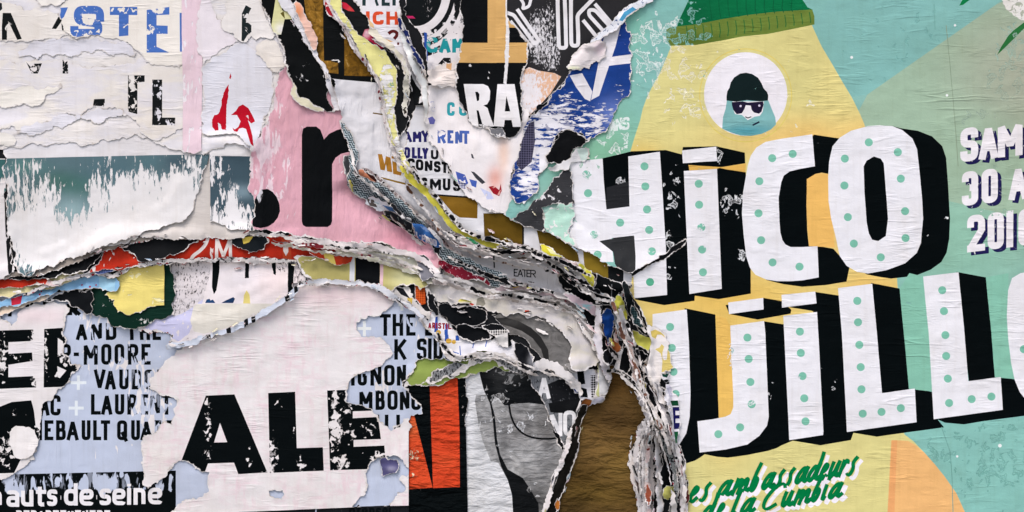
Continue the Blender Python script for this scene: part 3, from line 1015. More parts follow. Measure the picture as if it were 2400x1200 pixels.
rows += word("IHK", [(17, 26), (58, 76), (98, 118)], 700, 742, T)
plus = glyph('+', 165, 202, 880, 914, 7) + glyph('+', 161, 196, 939, 974, 7)
plus2 = glyph('+', 838, 870, 752, 788, 7) + glyph('+', 934, 950, 700, 728, 7)
rows2 = []
rows2 += word("THED", [(890, 916), (920, 945), (952, 974), (996, 1019)], 736, 787, T)
rows2 += word("ARK", [(878, 905), (905, 912), (924, 951)], 795, 843, T) [0:1] + word("K", [(924, 952)], 795, 843, T)
rows2 += word("SIDE", [(977, 1000), (1004, 1011), (1016, 1038), (1044, 1062)], 793, 842, T)
rows2 += word("IGNON", [(822, 832), (838, 860), (868, 894), (900, 925), (930, 952)], 855, 904, T)
rows2 += word("MBONG", [(842, 873), (880, 902), (908, 932), (937, 960), (964, 987)], 915, 961, T)
rows2 += word("LII", [(880, 895), (902, 910), (928, 938)], 972, 1020, T)
WH = '#e8e4e6'
hd = []
for ch, a, b, dy in (('h', -26, 4, 3), ('a', 15, 45, 3), ('u', 49, 78, 2), ('t', 84, 108, 2), ('s', 110, 134, 1), ('-', 137, 148, 1), ('d', 150, 182, 0), ('e', 186, 219, 0), ('-', 221, 232, 0), ('s', 233, 260, -1), ('e', 263, 294, -1), ('i', 297, 308, -2), ('n', 313, 341, -2), ('e', 347, 380, -3)):
    hd.append((ch, glyph(ch, a, b, 1146 + dy, 1185 + dy, 9.5)))
small = word("DEPARTEMENTRE", spaced("DEPARTEMENTRE", 38, 258, .25), 1196, 1226, 5)
ofe = []
for ch, a, b in (('o', 818, 832), ('f', 835, 845), ('e', 848, 862), ('n', 865, 878), ('s', 881, 893), ('e', 896, 909), ('i', 911, 916)):
    ofe.append((ch, glyph(ch, a, b, 1190, 1212, 5.5)))
sheet('torn_poster', "pale blue poster of black capital names with a white lettered black band at its foot", "poster",
      "-205,705! 60,690 130,685 170,690 220,715 290,740 420,760 700,640 900,670 945,690 985,730 1040,780 1085,832 1075,842 1055,846 1020,840 985,843 970,862 955,884 950,890 945,905 955,910 962,925 975,935 987,948 989,968 975,972 962,976 956,985 940,997 925,1002 958,1010! 958,1190! 958,1270! -205,1270!",
      BLUE, worn='#e6e0df', wear=.02, wears=[(250, 830, 140, 70, .36), (230, 740, 90, 40, .42), (345, 900, 70, 70, .48), (350, 960, 70, 60, .46), (120, 1030, 60, 60, .2), (380, 1010, 40, 40, .42), (290, 1060, 200, 40, .24), (985, 800, 40, 50, .4), (890, 900, 70, 60, .40), (880, 1130, 60, 60, .25)],
      mk=dict(wear='drip', crease='v', crumple=.8), ew=7, curl=2.5,
      prints=[Pr('print_panel', "18,1112! 412,1103! 412,1290! -210,1290! -210,1118!", BLACK, wear=[.12, (210, 1130, 280, 30, .48), (60, 1140, 60, 40, .4), (30, 1125, 30, 30, .6), (240, 1130, 44, 24, .72), (370, 1140, 40, 30, .45)], label="black band under the names"),
              Pr('print_panel', "560,1198! 958,1183! 958,1290! 560,1290!", '#1a1c1f', wear=.2),
              Pr('plus_sign', plus, '#e0e6ea', holes='raw', wear=.1), Pr('plus_sign', plus2, '#e4e6e4', holes='raw', wear=.05)]
      + letters(rows, BLACK) + letters(rows2, BLACK, wear=[.04, (1050, 830, 30, 30, .3), (960, 760, 30, 40, .38), (985, 815, 20, 30, .4), (890, 900, 60, 50, .28)]) + letters(hd, WH, wear=[.0, (250, 1160, 40, 30, .3)], worn='#cfc9cc') + letters(small, WH, wear=0) + letters(ofe, BLACK, wear=.1))

# --- pale pink poster with ER
PINK = '#e4dedd'
sheet('torn_poster', "pale pink poster piece with huge black E and R at the left edge", "poster",
      "-205,760! -20,745 15,752 30,765 38,752 50,722 80,712 105,716 125,708 150,714 163,722 155,752 150,780 158,800 152,830 163,850 189,858 175,876 150,905 128,925 105,942 100,960 96,1000 92,1030 84,1072 62,1090 38,1104 20,1116 -205,1122!",
      PINK, worn='#e4c9cd', wear=.0, ew=8, curl=2.5, shade=[(90, 740, 90, 22, '#e2cdd0', .7), (0, 840, 120, 60, '#e6dfe4', .6)], mk=dict(wear='flake', crease='h'),
      prints=[Pr('letter', "-70,777! 79,772! 78,799! 20,802! 20,829! 76,826! 77,846! 20,855! 20,884! 85,881! 85,908! -70,914!", BLACK, wear=[.14, (80, 790, 16, 60, .5), (5, 830, 26, 60, .48), (82, 890, 20, 25, .5), (30, 835, 30, 20, .4)], worn=PINK),
              Pr('letter', "104,771! 150,768 166,790 168,825 158,848 189,857 150,906 136,907 103,908!", BLACK, holes=["136,792 148,800 148,826 136,832", "135,858 156,868 141,886 136,884"], wear=[.05, (105, 830, 14, 90, .46), (150, 830, 20, 40, .5), (130, 880, 12, 14, .4)], worn=PINK),
              Pr('letter', "-70,985 -30,965 0,953 28,942 74,938 80,962 84,998 96,1010 94,1036 60,1042 50,1075 34,1108 -70,1112", BLACK, wear=[.05, (35, 960, 10, 20, .46), (15, 1060, 30, 50, .48), (90, 1000, 14, 30, .45), (60, 975, 30, 14, .25)], worn=PINK)])
sheet('paper_disc', "round white scrap of paper stuck beside the cut off black letter at lower left", "paper scrap", smooth_closed(pts_of("30,1000 62,996 86,1006 90,1030 84,1062 62,1078 38,1072 22,1050 22,1020"), 1), '#ebe5e3', amp=.05, curl=1.5, ew=2, step=7)

sheet('torn_poster', "big pale pink poster with the black letters ALE", "poster",
      "430,760! 560,735! 690,660 720,640 800,640 880,655 925,690 922,712 905,726 890,738 868,742 846,746 836,756 834,766 840,778 852,788 870,787 893,793 906,806 916,815 918,830 906,846 893,858 872,868 852,872 838,880 820,893 812,915 812,940 828,948 848,952 862,958 884,970 890,985 900,998 916,1006 942,992 958,982 958,1010! 958,1184! 820,1189! 560,1200! 480,1210 455,1240 430,1270! 385,1270 398,1215 402,1196 414,1186 428,1174 460,1168 488,1150 486,1128 490,1106 470,1102 455,1098 445,1086 428,1080 412,1085 404,1100 388,1116 366,1130 350,1146 334,1128 336,1100 334,1062 336,1020 360,1016 372,1000 382,988 404,996 408,960 416,944 410,932 398,928 372,924 352,908 356,885 372,868 398,838 432,806 430,780!",
      PINK, worn='#e3ccd1', wear=0, ew=8, curl=4.0, clen=12, soft=20, mk=dict(wear='flake', crease='h', pattern='pinkwash', crumple=1.15), wave=1.3,
      holes=["632,1150 646,1147 664,1148 667,1158 660,1168 646,1167 634,1162", "866,1086 888,1070 912,1066 934,1072 948,1088 963,1102 955,1116 940,1112 938,1126 950,1140 944,1152 926,1162 912,1178 916,1188 826,1190 838,1172 852,1164 860,1138 858,1110"],
      shade=[(800, 690, 160, 30, '#e2c8ca', .6), (370, 1060, 40, 60, '#e8e1de', .9), (900, 1020, 70, 30, '#ebe3e1', .8)],
      prints=[Pr('letter', "483,927! 550,924! 627,1107! 559,1111! 549,1084! 488,1086! 480,1108! 414,1110!", BLACK, holes=["516,991! 533,1036! 502,1037!"], wear=[.08, (488, 1010, 11, 70, .52), (488, 940, 8, 14, .5), (585, 1080, 9, 40, .44), (490, 1070, 16, 14, .4), (620, 1104, 16, 10, .4)], worn='#e6dfde'),
              Pr('letter', "629,921! 692,918! 696,1050! 757,1048! 759,1103! 633,1108!", BLACK, wear=[.12, (638, 1060, 16, 60, .5), (705, 1090, 12, 30, .56), (650, 940, 14, 16, .38), (690, 1000, 7, 40, .38), (735, 1090, 14, 20, .4), (640, 1100, 20, 14, .48)], worn='#e6dfde'),
              Pr('letter', "767,915! 882,911! 884,962! 827,964! 827,980! 886,977! 893,1029! 829,1031! 829,1047! 901,1044! 905,1098! 774,1102!", BLACK, wear=[.16, (787, 1000, 18, 50, .64), (785, 930, 18, 30, .48), (815, 960, 14, 14, .5), (800, 1085, 18, 26, .58), (824, 1020, 10, 30, .5), (870, 1005, 26, 22, .44), (890, 1080, 30, 30, .52), (778, 1060, 5, 60, .5)], worn='#e6dfde')])
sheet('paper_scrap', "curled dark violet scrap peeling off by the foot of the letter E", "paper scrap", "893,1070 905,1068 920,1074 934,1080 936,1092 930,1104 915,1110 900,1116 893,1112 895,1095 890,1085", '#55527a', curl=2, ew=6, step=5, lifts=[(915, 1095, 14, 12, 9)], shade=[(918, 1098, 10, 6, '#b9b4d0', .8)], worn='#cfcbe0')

# ================================================================== centre right below the gorge
sheet('torn_poster', "grey streaked poster piece with white letters A and NO", "poster",
      "1232,860 1290,868 1330,885 1352,915 1385,940 1360,985 1350,1030 1330,1070 1318,1062 1300,1010 1280,960 1262,925 1245,890", '#77797d', wear=.45, worn='#22232a', mk=dict(wear='grunge', crease='h'), amp=.08,
      prints=[Pr('print_panel', "1275,905 1330,880 1380,935 1340,960 1300,955", '#1a1b1e', wear=.35, worn='#888a8e'),
              Pr('print_panel', "1285,945 1380,930 1345,972 1290,966", '#141517', wear=.1)]
      + letters([('A', glyph('A', 1260, 1290, 882, 934, 9)), ('N', glyph('N', 1289, 1318, 968, 1026, 9)), ('O', glyph('O', 1320, 1350, 962, 1022, 9))], '#e4e2e4', wear=.05, worn='#8a8b8e'))
sheet('paper_scrap', "pale scrap with black blocks and a fold beside the blue star print", "paper scrap", "1320,870 1365,862 1395,868 1412,895 1420,930 1385,945 1360,938 1345,915 1325,895", '#cfcdd2', amp=.08,
      prints=[Pr('print_panel', "1352,870! 1368,870! 1372,900! 1356,902!", BLACK), Pr('print_panel', "1335,905 1352,903 1354,920 1340,920", '#31549f', wear=.3), Pr('print_panel', "1352,905 1375,912 1378,932 1362,930", BLACK), Pr('print_panel', "1384,880! 1396,880! 1398,930! 1386,932!", '#1e1f22', tex=dict(pattern='halftone')), Pr('print_panel', "1322,915 1340,908 1346,932 1332,930", '#93a65a')])
sheet('paper_scrap', "grey white vertical scrap with an olive stripe left of the brown poster", "paper scrap", "1398,842 1425,850 1438,880 1432,905 1420,925 1405,935 1392,930 1395,890", '#d2d1d3', curl=3, shade=[(1425, 890, 10, 40, '#9a999c', .8)], prints=[Pr('print_panel', "1392,850! 1403,850! 1405,940! 1394,940!", '#c3c48c')])

sheet('torn_poster', "grey photo print of folded cloth with a dark crease curving through it", "poster",
      "1155,742 1180,728 1215,722 1260,735 1310,755 1342,790 1340,850 1338,885 1310,888 1290,870 1278,848 1255,822 1230,795 1205,786 1180,776", '#777472', amp=.05, mk=dict(wear='flake', crease='h', crumple=1.6, pattern='photo'), curl=2, ew=3, wave=2,
      shade=[(1290, 800, 45, 40, '#6d6a68', .7), (1200, 752, 50, 10, '#4b4947', .7), (1250, 770, 30, 16, '#8f8c8a', .7), (1320, 870, 30, 14, '#a3a09d', .6), (1300, 860, 20, 10, '#8d8b89', .6)],
      prints=[Pr('print_panel', "1158,746 1185,744 1215,752 1245,768 1268,790 1285,820 1287,855 1276,845 1268,818 1248,792 1222,775 1195,765 1170,758", '#2a2929', shade=[(1200, 755, 30, 8, '#4a4948', .8)], label="dark crease in the grey cloth print")])
sheet('paper_scrap', "torn white flap with ragged grey edge left of the black column", "paper scrap", "1222,864 1242,852 1256,846 1285,842 1306,848 1330,868 1345,884 1358,900 1366,920 1360,930 1346,912 1330,896 1310,880 1290,870 1262,868 1240,876", '#d9d4d3', amp=.12, ew=8, curl=4, lifts=[])
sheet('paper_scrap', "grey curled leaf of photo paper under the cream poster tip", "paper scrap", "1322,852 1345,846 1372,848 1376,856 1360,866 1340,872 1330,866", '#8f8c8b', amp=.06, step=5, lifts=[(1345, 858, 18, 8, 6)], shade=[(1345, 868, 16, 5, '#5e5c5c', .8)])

sheet('torn_poster', "white poster strip with blue columns and small dark red capitals", "poster",
      "975,735 1000,728 1030,735 1060,765 1085,790 1125,796 1180,786 1208,800 1216,835 1212,856 1190,842 1165,832 1150,826 1122,824 1095,834 1080,842 1062,843 1048,832 1043,815 1030,800 1012,782 990,765", '#eae7ea', amp=.08, ew=5, curl=3, lifts=[(1130, 815, 40, 14, 8)],
      shade=[(1100, 815, 20, 20, '#d6d5e2', .5), (1180, 815, 30, 14, '#dcdae4', .5)],
      prints=[Pr('print_bar', [[(1021, 742), (1026, 742), (1027, 778), (1018, 778)], [(1043, 760), (1050, 760), (1050, 772), (1044, 772)], [(1043, 784), (1051, 784), (1053, 800), (1043, 800)], [(1068, 786), (1075, 786), (1077, 798), (1068, 798)], [(1042, 772), (1050, 772), (1050, 784), (1042, 784)]], '#3156a8', wear=.1),
              Pr('print_spot', [disc(1052, 799, 7, 6), disc(1064, 801, 5, 5), disc(1028, 779, 6, 6)], '#d5a94a', wear=.2),
              Pr('print_line', sum([stroke(pts_of(q), 2.2) for q in ("1078,810 1080,838", "1112,800 1108,815", "1142,795 1138,812", "1050,815 1065,825 1076,828", "1048,822 1062,830")], []), '#4163b0', holes='raw', wear=0)]
      + letters(word("ARISTILL", spaced("ARISTILL", 1004, 1067, .2), 755, 769, 3.4, .05), '#8c2030', wear=.1))
sheet('paper_scrap', "black leaf shaped scrap hanging below the cream poster", "paper scrap", "1015,700 1040,708 1070,716 1130,722 1142,735 1138,752 1115,762 1085,765 1062,762 1048,748 1030,730", '#101215', wear=.05, wears=[(1102, 742, 8, 16, .45)], worn='#8a8785', mk=dict(wear='grunge', crease='v'), curl=2)
sheet('paper_scrap', "second black scrap below the first with a rounded right end", "paper scrap", "1066,764 1095,760 1120,766 1148,776 1156,786 1150,793 1128,797 1108,802 1085,794 1072,780", '#0e1013', curl=2)
sheet('paper_scrap', "small halftone printed scrap with a black back between the cloth print and white strip", "paper scrap", "1128,764 1150,758 1175,762 1192,775 1188,786 1170,790 1150,782", '#d8d4d2', worn='#17181a', mk=dict(pattern='halftone'), step=5, prints=[Pr('print_panel', "1128,764 1150,758 1175,762 1186,770 1150,774", '#131417', tex=dict())])
sheet('paper_scrap', "little white block with a black bar under the halftone scrap", "paper scrap", "1160,786! 1192,778! 1200,808! 1190,815 1168,806", '#e2dedc', step=5, prints=[Pr('print_bar', "1190,778! 1199,782! 1200,812! 1191,812!", BLACK)])
sheet('paper_scrap', "black oval scrap with grey fringe above the jeans waistband", "paper scrap", "1205,800 1232,812 1250,835 1252,862 1240,872 1222,862 1212,838", '#15161a', step=6, ew=4, shade=[(1245, 850, 8, 20, '#77777c', .9)], prints=[Pr('print_panel', "1236,815 1262,820 1275,845 1256,865 1248,850", '#85858c', wear=.3, worn='#26262a')])

CREAM = '#cec7bb'
sheet('torn_poster', "big blank cream poster torn to a point at its right end", "poster",
      "985,640 1060,630 1150,640 1230,660 1300,672 1345,700 1372,742 1392,778 1402,812 1408,838 1396,858 1370,866 1342,867 1338,830 1334,800 1312,772 1282,752 1250,742 1215,735 1185,738 1165,730 1142,733 1138,720 1095,712 1068,716 1045,708 1018,702 1000,685", CREAM,
      soft=20, curl=4, ew=6, amp=.09, worn='#c9c3c6', wear=0, mk=dict(crease='v', pattern='cream'), wave=1.4,
      shade=[(1090, 690, 90, 25, '#cfc9bd', .7), (1250, 715, 70, 20, '#d6d2d2', .6)],
      prints=[Pr('print_spot', "1096,714 1102,709 1112,713 1104,718", '#c23a22'), Pr('print_spot', "1230,727! 1240,727! 1240,735! 1230,735!", '#c8401f'), Pr('print_panel', "1118,700 1132,695 1138,712 1128,722 1116,715", '#8e897c', wear=.1, label="grey stain on the cream paper")])
sheet('paper_scrap', "orange halftone chip standing on end beside a black torn curl", "paper scrap", "972,662! 996,665! 998,712! 985,716 975,702", '#cd5a26', worn='#a23c14', mk=dict(pattern='halftone'), step=5, amp=.04)
sheet('paper_scrap', "black curl with a white torn rim right of the orange chip", "paper scrap", "995,668 1008,680 1020,692 1016,705 1024,720 1030,738 1022,742 1010,730 1003,712 1000,690", '#141518', step=5, curl=3)
sheet('paper_scrap', "tan and white sliver crossing left of the orange chip", "paper scrap", "905,665 940,672 968,690 990,715 1010,735 1004,748 985,735 965,712 935,698 905,690", '#dcd5d0', amp=.12, ew=7, mk=dict(messy=True), step=5, prints=[Pr('print_panel', "955,698 968,698 966,712 956,712", '#d2b458'), Pr('print_panel', "925,672 945,676 962,700 940,690", '#1a1b1f')])

# ================================================================== strata on the left, lowest first
sheet('torn_poster', "white poster strip with ragged black brush letters and a cream lower half", "poster",
      "330,640 385,600 500,590 600,595 700,598 720,640 722,662 700,660 690,664 688,682 676,694 660,706 640,724 612,742 590,752 568,764 540,772 515,780 490,786 462,800 440,808 425,812 408,812 398,800 402,788 385,782 360,778 330,774 290,768 300,700", '#e3dadb',
      ew=11, curl=6, clen=9, soft=12, wear=.02, worn='#e9e3e3', amp=.11, mk=dict(wear='flake', crease='h', messy=True),
      shade=[(640, 660, 60, 40, '#e6d3d2', .7), (560, 650, 60, 40, '#ddd8df', .6)],
      prints=[Pr('print_panel', "340,768 372,745 402,728 440,702 480,692 472,720 458,750 446,780 420,800 400,790", '#c4c2df', wear=.32, rag=.05), Pr('print_panel', "456,712! 612,711! 655,712 640,722 600,742 570,758 520,772 480,782 456,776 448,750", '#dad4c9'),
              Pr('print_panel', "392,600! 490,600! 492,640 484,670 478,700 450,722 428,735 408,742", '#17191b', wear=[.62], worn='#d8d0d2', tex=dict(wear='grunge'), rag=.06),
              Pr('print_bar', "497,600 514,600 513,640 508,680 502,690 497,672", BLACK), Pr('print_bar', "573,600! 583,600! 583,652 574,652", BLACK, rag=.06), Pr('print_bar', "632,600 645,600 647,645 641,642", BLACK, rag=.06), Pr('print_panel', "648,602 672,602 670,635 650,645", '#1b1b1e', wear=.6, tex=dict(wear='grunge')),
              Pr('print_bar', "674,600! 690,600! 688,688 676,690", BLACK, rag=.03), Pr('print_panel', "690,612 712,625 725,650 692,690", '#19191c', wear=.58, tex=dict(wear='grunge')), Pr('print_spot', "482,710! 485,702 492,700 494,704 500,702 506,710!", '#21416a'), Pr('print_spot', "520,710! 530,704 548,696 552,700 548,710!", '#1d3558'),
              Pr('print_panel', "571,711! 573,692 579,680 586,690 588,711!", '#d9c878')])
ribbon("narrow fringe of pale blue paper with black letter stubs above the ALE poster", "392,812 430,806 470,796 520,778 560,768 600,744 640,722 672,698 692,684 700,668", [10, 14, 12, 15, 13, 8], '#d3d9e6', name='paper_fringe', ew=3, curl=4, lift=3,
       prints=[Pr('print_bar', [q], '#16181b') for q in ([(485, 770), (494, 768), (498, 800), (488, 802)], [(532, 764), (542, 760), (546, 790), (536, 794)], [(574, 746), (583, 741), (586, 776), (576, 780)], [(590, 736), (600, 731), (602, 762), (594, 766)], [(668, 690), (678, 684), (682, 706), (672, 712)], [(690, 668), (698, 664), (700, 682), (692, 688)])])
sheet('torn_poster', "dark green poster piece wrapping round the yellow one", "poster",
      "200,678 232,672 262,672 300,640 380,606 404,610 408,660 412,732 390,748 350,766 320,772 290,768 255,757 225,742 205,725", '#0f2b22', wear=.08, wears=[(250, 715, 40, 30, .30), (345, 755, 30, 16, .46)], worn='#cfd0cc', mk=dict(wear='scrape'), curl=2)
sheet('torn_poster', "wrinkled yellow poster piece with pale rubbed patches", "poster",
      "248,690 262,672 270,655 282,640 330,622 386,608! 387,715! 368,716 350,722 332,734 300,737 280,732 270,716 262,700", '#e4d27a', wear=.08, wears=[(320, 640, 30, 14, .48), (375, 705, 20, 16, .55), (300, 690, 30, 12, .4), (345, 715, 30, 10, .4)], worn='#ece3ae', curl=3, mk=dict(crumple=2.0), ew=3)
sheet('paper_scrap', "plain black scrap left of the dark green piece", "paper scrap", "90,702 130,690 165,678 212,672 212,735 185,722 160,706 130,702", '#131518', wear=.15, worn='#9b9b9d', mk=dict(wear='scrape'), step=6)
ribbon("peach torn strip at far left under the light blue strip", "-205,752 -20,740 20,722 60,706 90,702 120,694", [24, 24, 14, 5], '#e2cdb8', curl=2)
ribbon("light blue strip speckled with red dots", "-205,735 0,716 50,702 120,676 190,660 235,656 262,664 268,682", [26, 22, 22, 34, 44, 14], '#89b5d8', curl=3, soft=12,
       prints=[Pr('print_spot', [disc(95, 690, 2.5, n=8), disc(98, 683, 2, n=8), disc(212, 672, 2.5, n=8), disc(225, 668, 2, n=8), disc(192, 668, 2, n=8), disc(217, 678, 2, n=8)], '#a8233a', wear=0), Pr('print_panel', "26,700 52,692 50,712 28,716", '#b3283c'), Pr('print_panel', "232,640! 272,645! 270,690! 232,684!", '#9dc6dc')])
ribbon("straw coloured strip above the light blue one at far left", "-205,702 0,688 40,676 90,664 125,664 150,652 200,640", [30, 28, 26, 12], '#d8cd9c', curl=3)
ribbon("crumbled white and black sliver running above the light blue strip", "60,690 120,668 160,652 200,645 240,640 262,650 285,640 310,622 345,616", [7, 11, 9, 14, 8], '#d9d2d2', mk=dict(messy=True), ew=10, curl=4)
ribbon("slate blue dotted scrap tucked against the red poster", "222,640 245,628 268,622", [8, 24, 26], '#6f80b5', worn='#4b5a8e', mk=dict(pattern='halftone'))
sheet('torn_poster', "long red poster strip with white letter strokes", "poster",
      "-205,672 0,655 30,650 90,648 118,656 140,662 190,648 215,632 238,600 258,572 280,560 320,556 400,570 480,545 560,548 640,552 720,565 790,585 800,602 770,607 740,610 700,611 640,611 580,608 520,607 470,608 430,612 400,613 360,620 310,628 240,634 190,646 150,662 100,668 0,676 -205,700", '#b8301f', curl=3, ew=6, amp=.07, soft=18, worn='#e4d6d2', wear=.02,
      wears=[(265, 590, 6, 16, .6), (495, 590, 8, 30, .5), (250, 618, 20, 10, .4)], mk=dict(wear='drip', crease='v'), shade=[(560, 575, 200, 14, '#8f1c12', .5), (340, 600, 60, 30, '#c53a26', .6)],
      prints=[Pr('letter', stroke(smooth_open(pts_of("490,550 484,572 470,588 452,600 446,616"), 2), 8), '#e6dcd8', holes='raw'), Pr('letter', stroke(pts_of("508,618 509,560 524,600 540,560 541,618"), 7.5), '#e6dcd8', holes='raw'), Pr('print_panel', "660,560! 680,560! 684,614! 664,614!", '#c04a2c'), Pr('print_spot', "664,568! 675,570! 676,590 670,600 664,588", '#e6dcda')])
ribbon("ragged white rim with black flecks under the long red strip", "330,622 380,614 430,612 500,609 560,607 640,611 700,612 760,609 800,604", [6, 10, 8, 12, 9, 8, 6], '#d5cfce', mk=dict(messy=True), ew=10, curl=4, lift=2.4)
sheet('paper_scrap', "black triangular poster scrap over the red strip", "paper scrap", "268,560 300,545 460,550 470,560 448,574 420,592 390,607 362,614 345,617 328,612 305,596 285,578", '#17181a', wear=.22, worn='#6d6a6a', mk=dict(wear='grunge'), curl=3, ew=4)
sheet('paper_scrap', "long scuffed black scrap under the torn white poster at left", "paper scrap", "-205,648 0,630 60,620 130,590 200,570 250,550 275,560 262,575 245,592 222,618 205,635 170,646 130,652 105,648 85,652 40,655 -205,668", '#141517', wear=.24, worn='#5e5b5b', mk=dict(wear='grunge'), curl=4, ew=4)
sheet('paper_scrap', "black scrap curling over the red strip right of its white letters", "paper scrap", "540,556 600,552 632,560 622,572 618,584 598,588 575,586 560,578 545,570", '#1b2024', curl=4, lifts=[(590, 582, 30, 8, 5)], prints=[Pr('print_panel', "568,556 595,554 585,568 572,572", '#d9bf55')])
ribbon("brownish grey torn layers edging the tear below the white poster", "-205,655 0,646 60,640 95,642 150,618 220,592 262,578 320,562 400,554 470,556", [9, 12, 16, 14, 12, 8], '#8e847c', mk=dict(messy=True), ew=6, curl=5)
sheet('torn_poster', "cream pale strip stack with olive stripes and a black column below the pink poster", "poster",
      "690,600 760,585 860,590 1000,625 1005,650 1002,672 985,682 960,668 930,672 905,690 880,672 850,668 815,660 780,660 745,662 720,648 700,630", '#b8ae6e', curl=4, soft=20, ew=9, mk=dict(crease='v', wear='drip'), wear=.14, worn='#d9d3b4',
      shade=[(950, 650, 40, 30, '#c9c79b', .8)],
      prints=[Pr('print_bar', "819,580! 831,580! 831,700! 820,700!", '#dfe0e4'), Pr('print_panel', "832,580! 890,580! 890,700! 834,700!", '#0e1013', wear=0), Pr('print_bar', "890,580! 898,580! 898,700! 891,700!", '#e0bcc4', wear=0)])
ribbon("thin white ledge with black dashes above the ALE poster on its right", "700,668 730,660 780,660 830,664 880,668 910,686 940,706 975,728 995,745", [9, 13, 11, 14, 16, 13, 6], '#d8d9e0', mk=dict(messy=True), ew=12, curl=5, lift=2.6)
ribbon("red and yellow sliver sliding under the pale ledge", "728,590 760,598 790,612 812,606 825,600", [6, 20, 26, 8], '#b53a22', prints=[Pr('print_panel', "758,590 782,596 790,625 765,615", '#dcc768')], ew=4)
sheet('torn_poster', "pale greenish cream strip curling under the pink poster", "poster", "780,575 850,570 940,578 990,600 1012,628 1022,655 1012,668 990,655 975,642 955,640 930,628 905,620 880,612 850,606 820,602 795,594", '#cfccba', curl=5, soft=20, ew=8, lifts=[(925, 612, 18, 8, 4)], amp=.1)
sheet('paper_scrap', "slate grey crumpled piece at the lower tip of the pink poster", "paper scrap", "975,600 1000,602 1025,618 1042,640 1030,650 1010,652 990,662 982,640", '#77767e', amp=.1, step=6, mk=dict(crumple=2.0), wave=2.5)
sheet('paper_scrap', "speckled pinkish grey scrap below the slate grey piece", "paper scrap", "1015,655 1040,648 1062,648 1055,660 1040,668 1020,668", '#c9bcb8', wear=.3, worn='#7d716e', step=5)

# ================================================================== left: worn teal poster and the white ones above it
sheet('torn_poster', "taupe white backing sheet between the two worn teal posters", "poster",
      "200,585 262,545 400,470 460,340 600,340 600,520 610,548 570,556 540,562 500,559 460,562 400,562 350,556 310,560 262,575 225,592", '#cfc7c1', curl=4, soft=22, ew=5)
TEAL = '#5a7278'
sheet('torn_poster', "dark dripped end piece of the worn teal poster at the left edge", "poster", "-205,372! 14,372! 16,450 20,520 30,590 38,640 20,648 -205,655", '#ded8d8', curl=3, ew=4, soft=20,
      prints=[Pr('print_panel', "-210,374! 14,374! 16,460! -210,470!", '#3f6a6a', wear=[.25, (0, 440, 60, 30, .5)], worn='#e4dede', tex=dict(wear='drip')), Pr('print_panel', "12,450 20,448 24,530 34,600 40,645 26,650 18,600 14,530", '#18191b', wear=.4, tex=dict(wear='drip'))])
sheet('torn_poster', "torn white poster with a badly worn teal picture and drips of white", "poster",
      "15,300! 620,300! 560,362! 492,362! 486,390 478,418 468,450 458,485 450,500 440,512 420,522 402,527 388,532 370,540 345,543 335,545 318,554 290,562 262,570 250,578 235,584 215,590 200,598 176,606 150,615 128,626 105,630 80,646 58,640 45,640 36,610 28,560 22,520 17,440", '#e2dddd',
      curl=4, clen=20, soft=26, ew=6, lifts=[(430, 505, 60, 24, 5), (250, 575, 70, 18, 4), (480, 430, 12, 50, 3)], wave=1.0, amp=.085,
      shade=[(130, 590, 100, 30, '#dcd8e2', .8), (260, 540, 60, 30, '#e0e0e2', .7), (100, 320, 300, 40, '#dddade', 1.0)],
      prints=[Pr('print_panel', "10,372! 357,364! 492,362! 486,400! 470,480! 452,540! 300,600! 120,650! 20,650!", TEAL,
                 wear=[.28, (40, 430, 40, 60, .50), (80, 390, 30, 20, .5), (110, 470, 34, 60, .62), (230, 470, 26, 70, .64), (285, 460, 30, 60, .78), (340, 450, 40, 60, .70), (420, 480, 50, 80, .95), (200, 600, 140, 50, 1.0), (330, 540, 120, 50, 1.0), (60, 540, 60, 60, .80), (120, 560, 60, 50, .85), (190, 540, 30, 40, .72), (450, 400, 22, 50, .6), (330, 365, 150, 10, .3), (250, 365, 20, 26, .46)], worn='#e2dedd', tex=dict(wear='scrapev', crease=''),
                 shade=[(140, 425, 50, 26, '#44685f', .8), (190, 440, 50, 30, '#3f6b62', .7), (170, 500, 50, 40, '#9db8bb', .8), (60, 390, 50, 20, '#568480', .7), (260, 400, 70, 40, '#4a6872', .5), (430, 380, 60, 24, '#42545f', .8), (350, 380, 30, 16, '#57777e', .7), (300, 480, 60, 40, '#8ba7ad', .7)])])
sheet('torn_poster', "narrow worn teal poster with white streaks beside the pink one", "poster",
      "493,330! 610,330! 610,540 597,541 584,543 560,540 540,536 520,526 494,520!", '#e6e1e0', curl=4, ew=6, soft=18, amp=.07,
      prints=[Pr('print_panel', "494,366! 590,367! 612,366! 612,560! 494,560!", '#42555f', wear=[.24, (500, 400, 8, 40, .7), (517, 400, 6, 60, .62), (545, 480, 24, 60, .62), (570, 510, 30, 30, .58), (505, 510, 18, 40, .62), (540, 530, 60, 20, .66)], worn='#e6e2e2', tex=dict(wear='scrapev', crease=''), shade=[(570, 450, 30, 16, '#8aa0aa', .7)])])

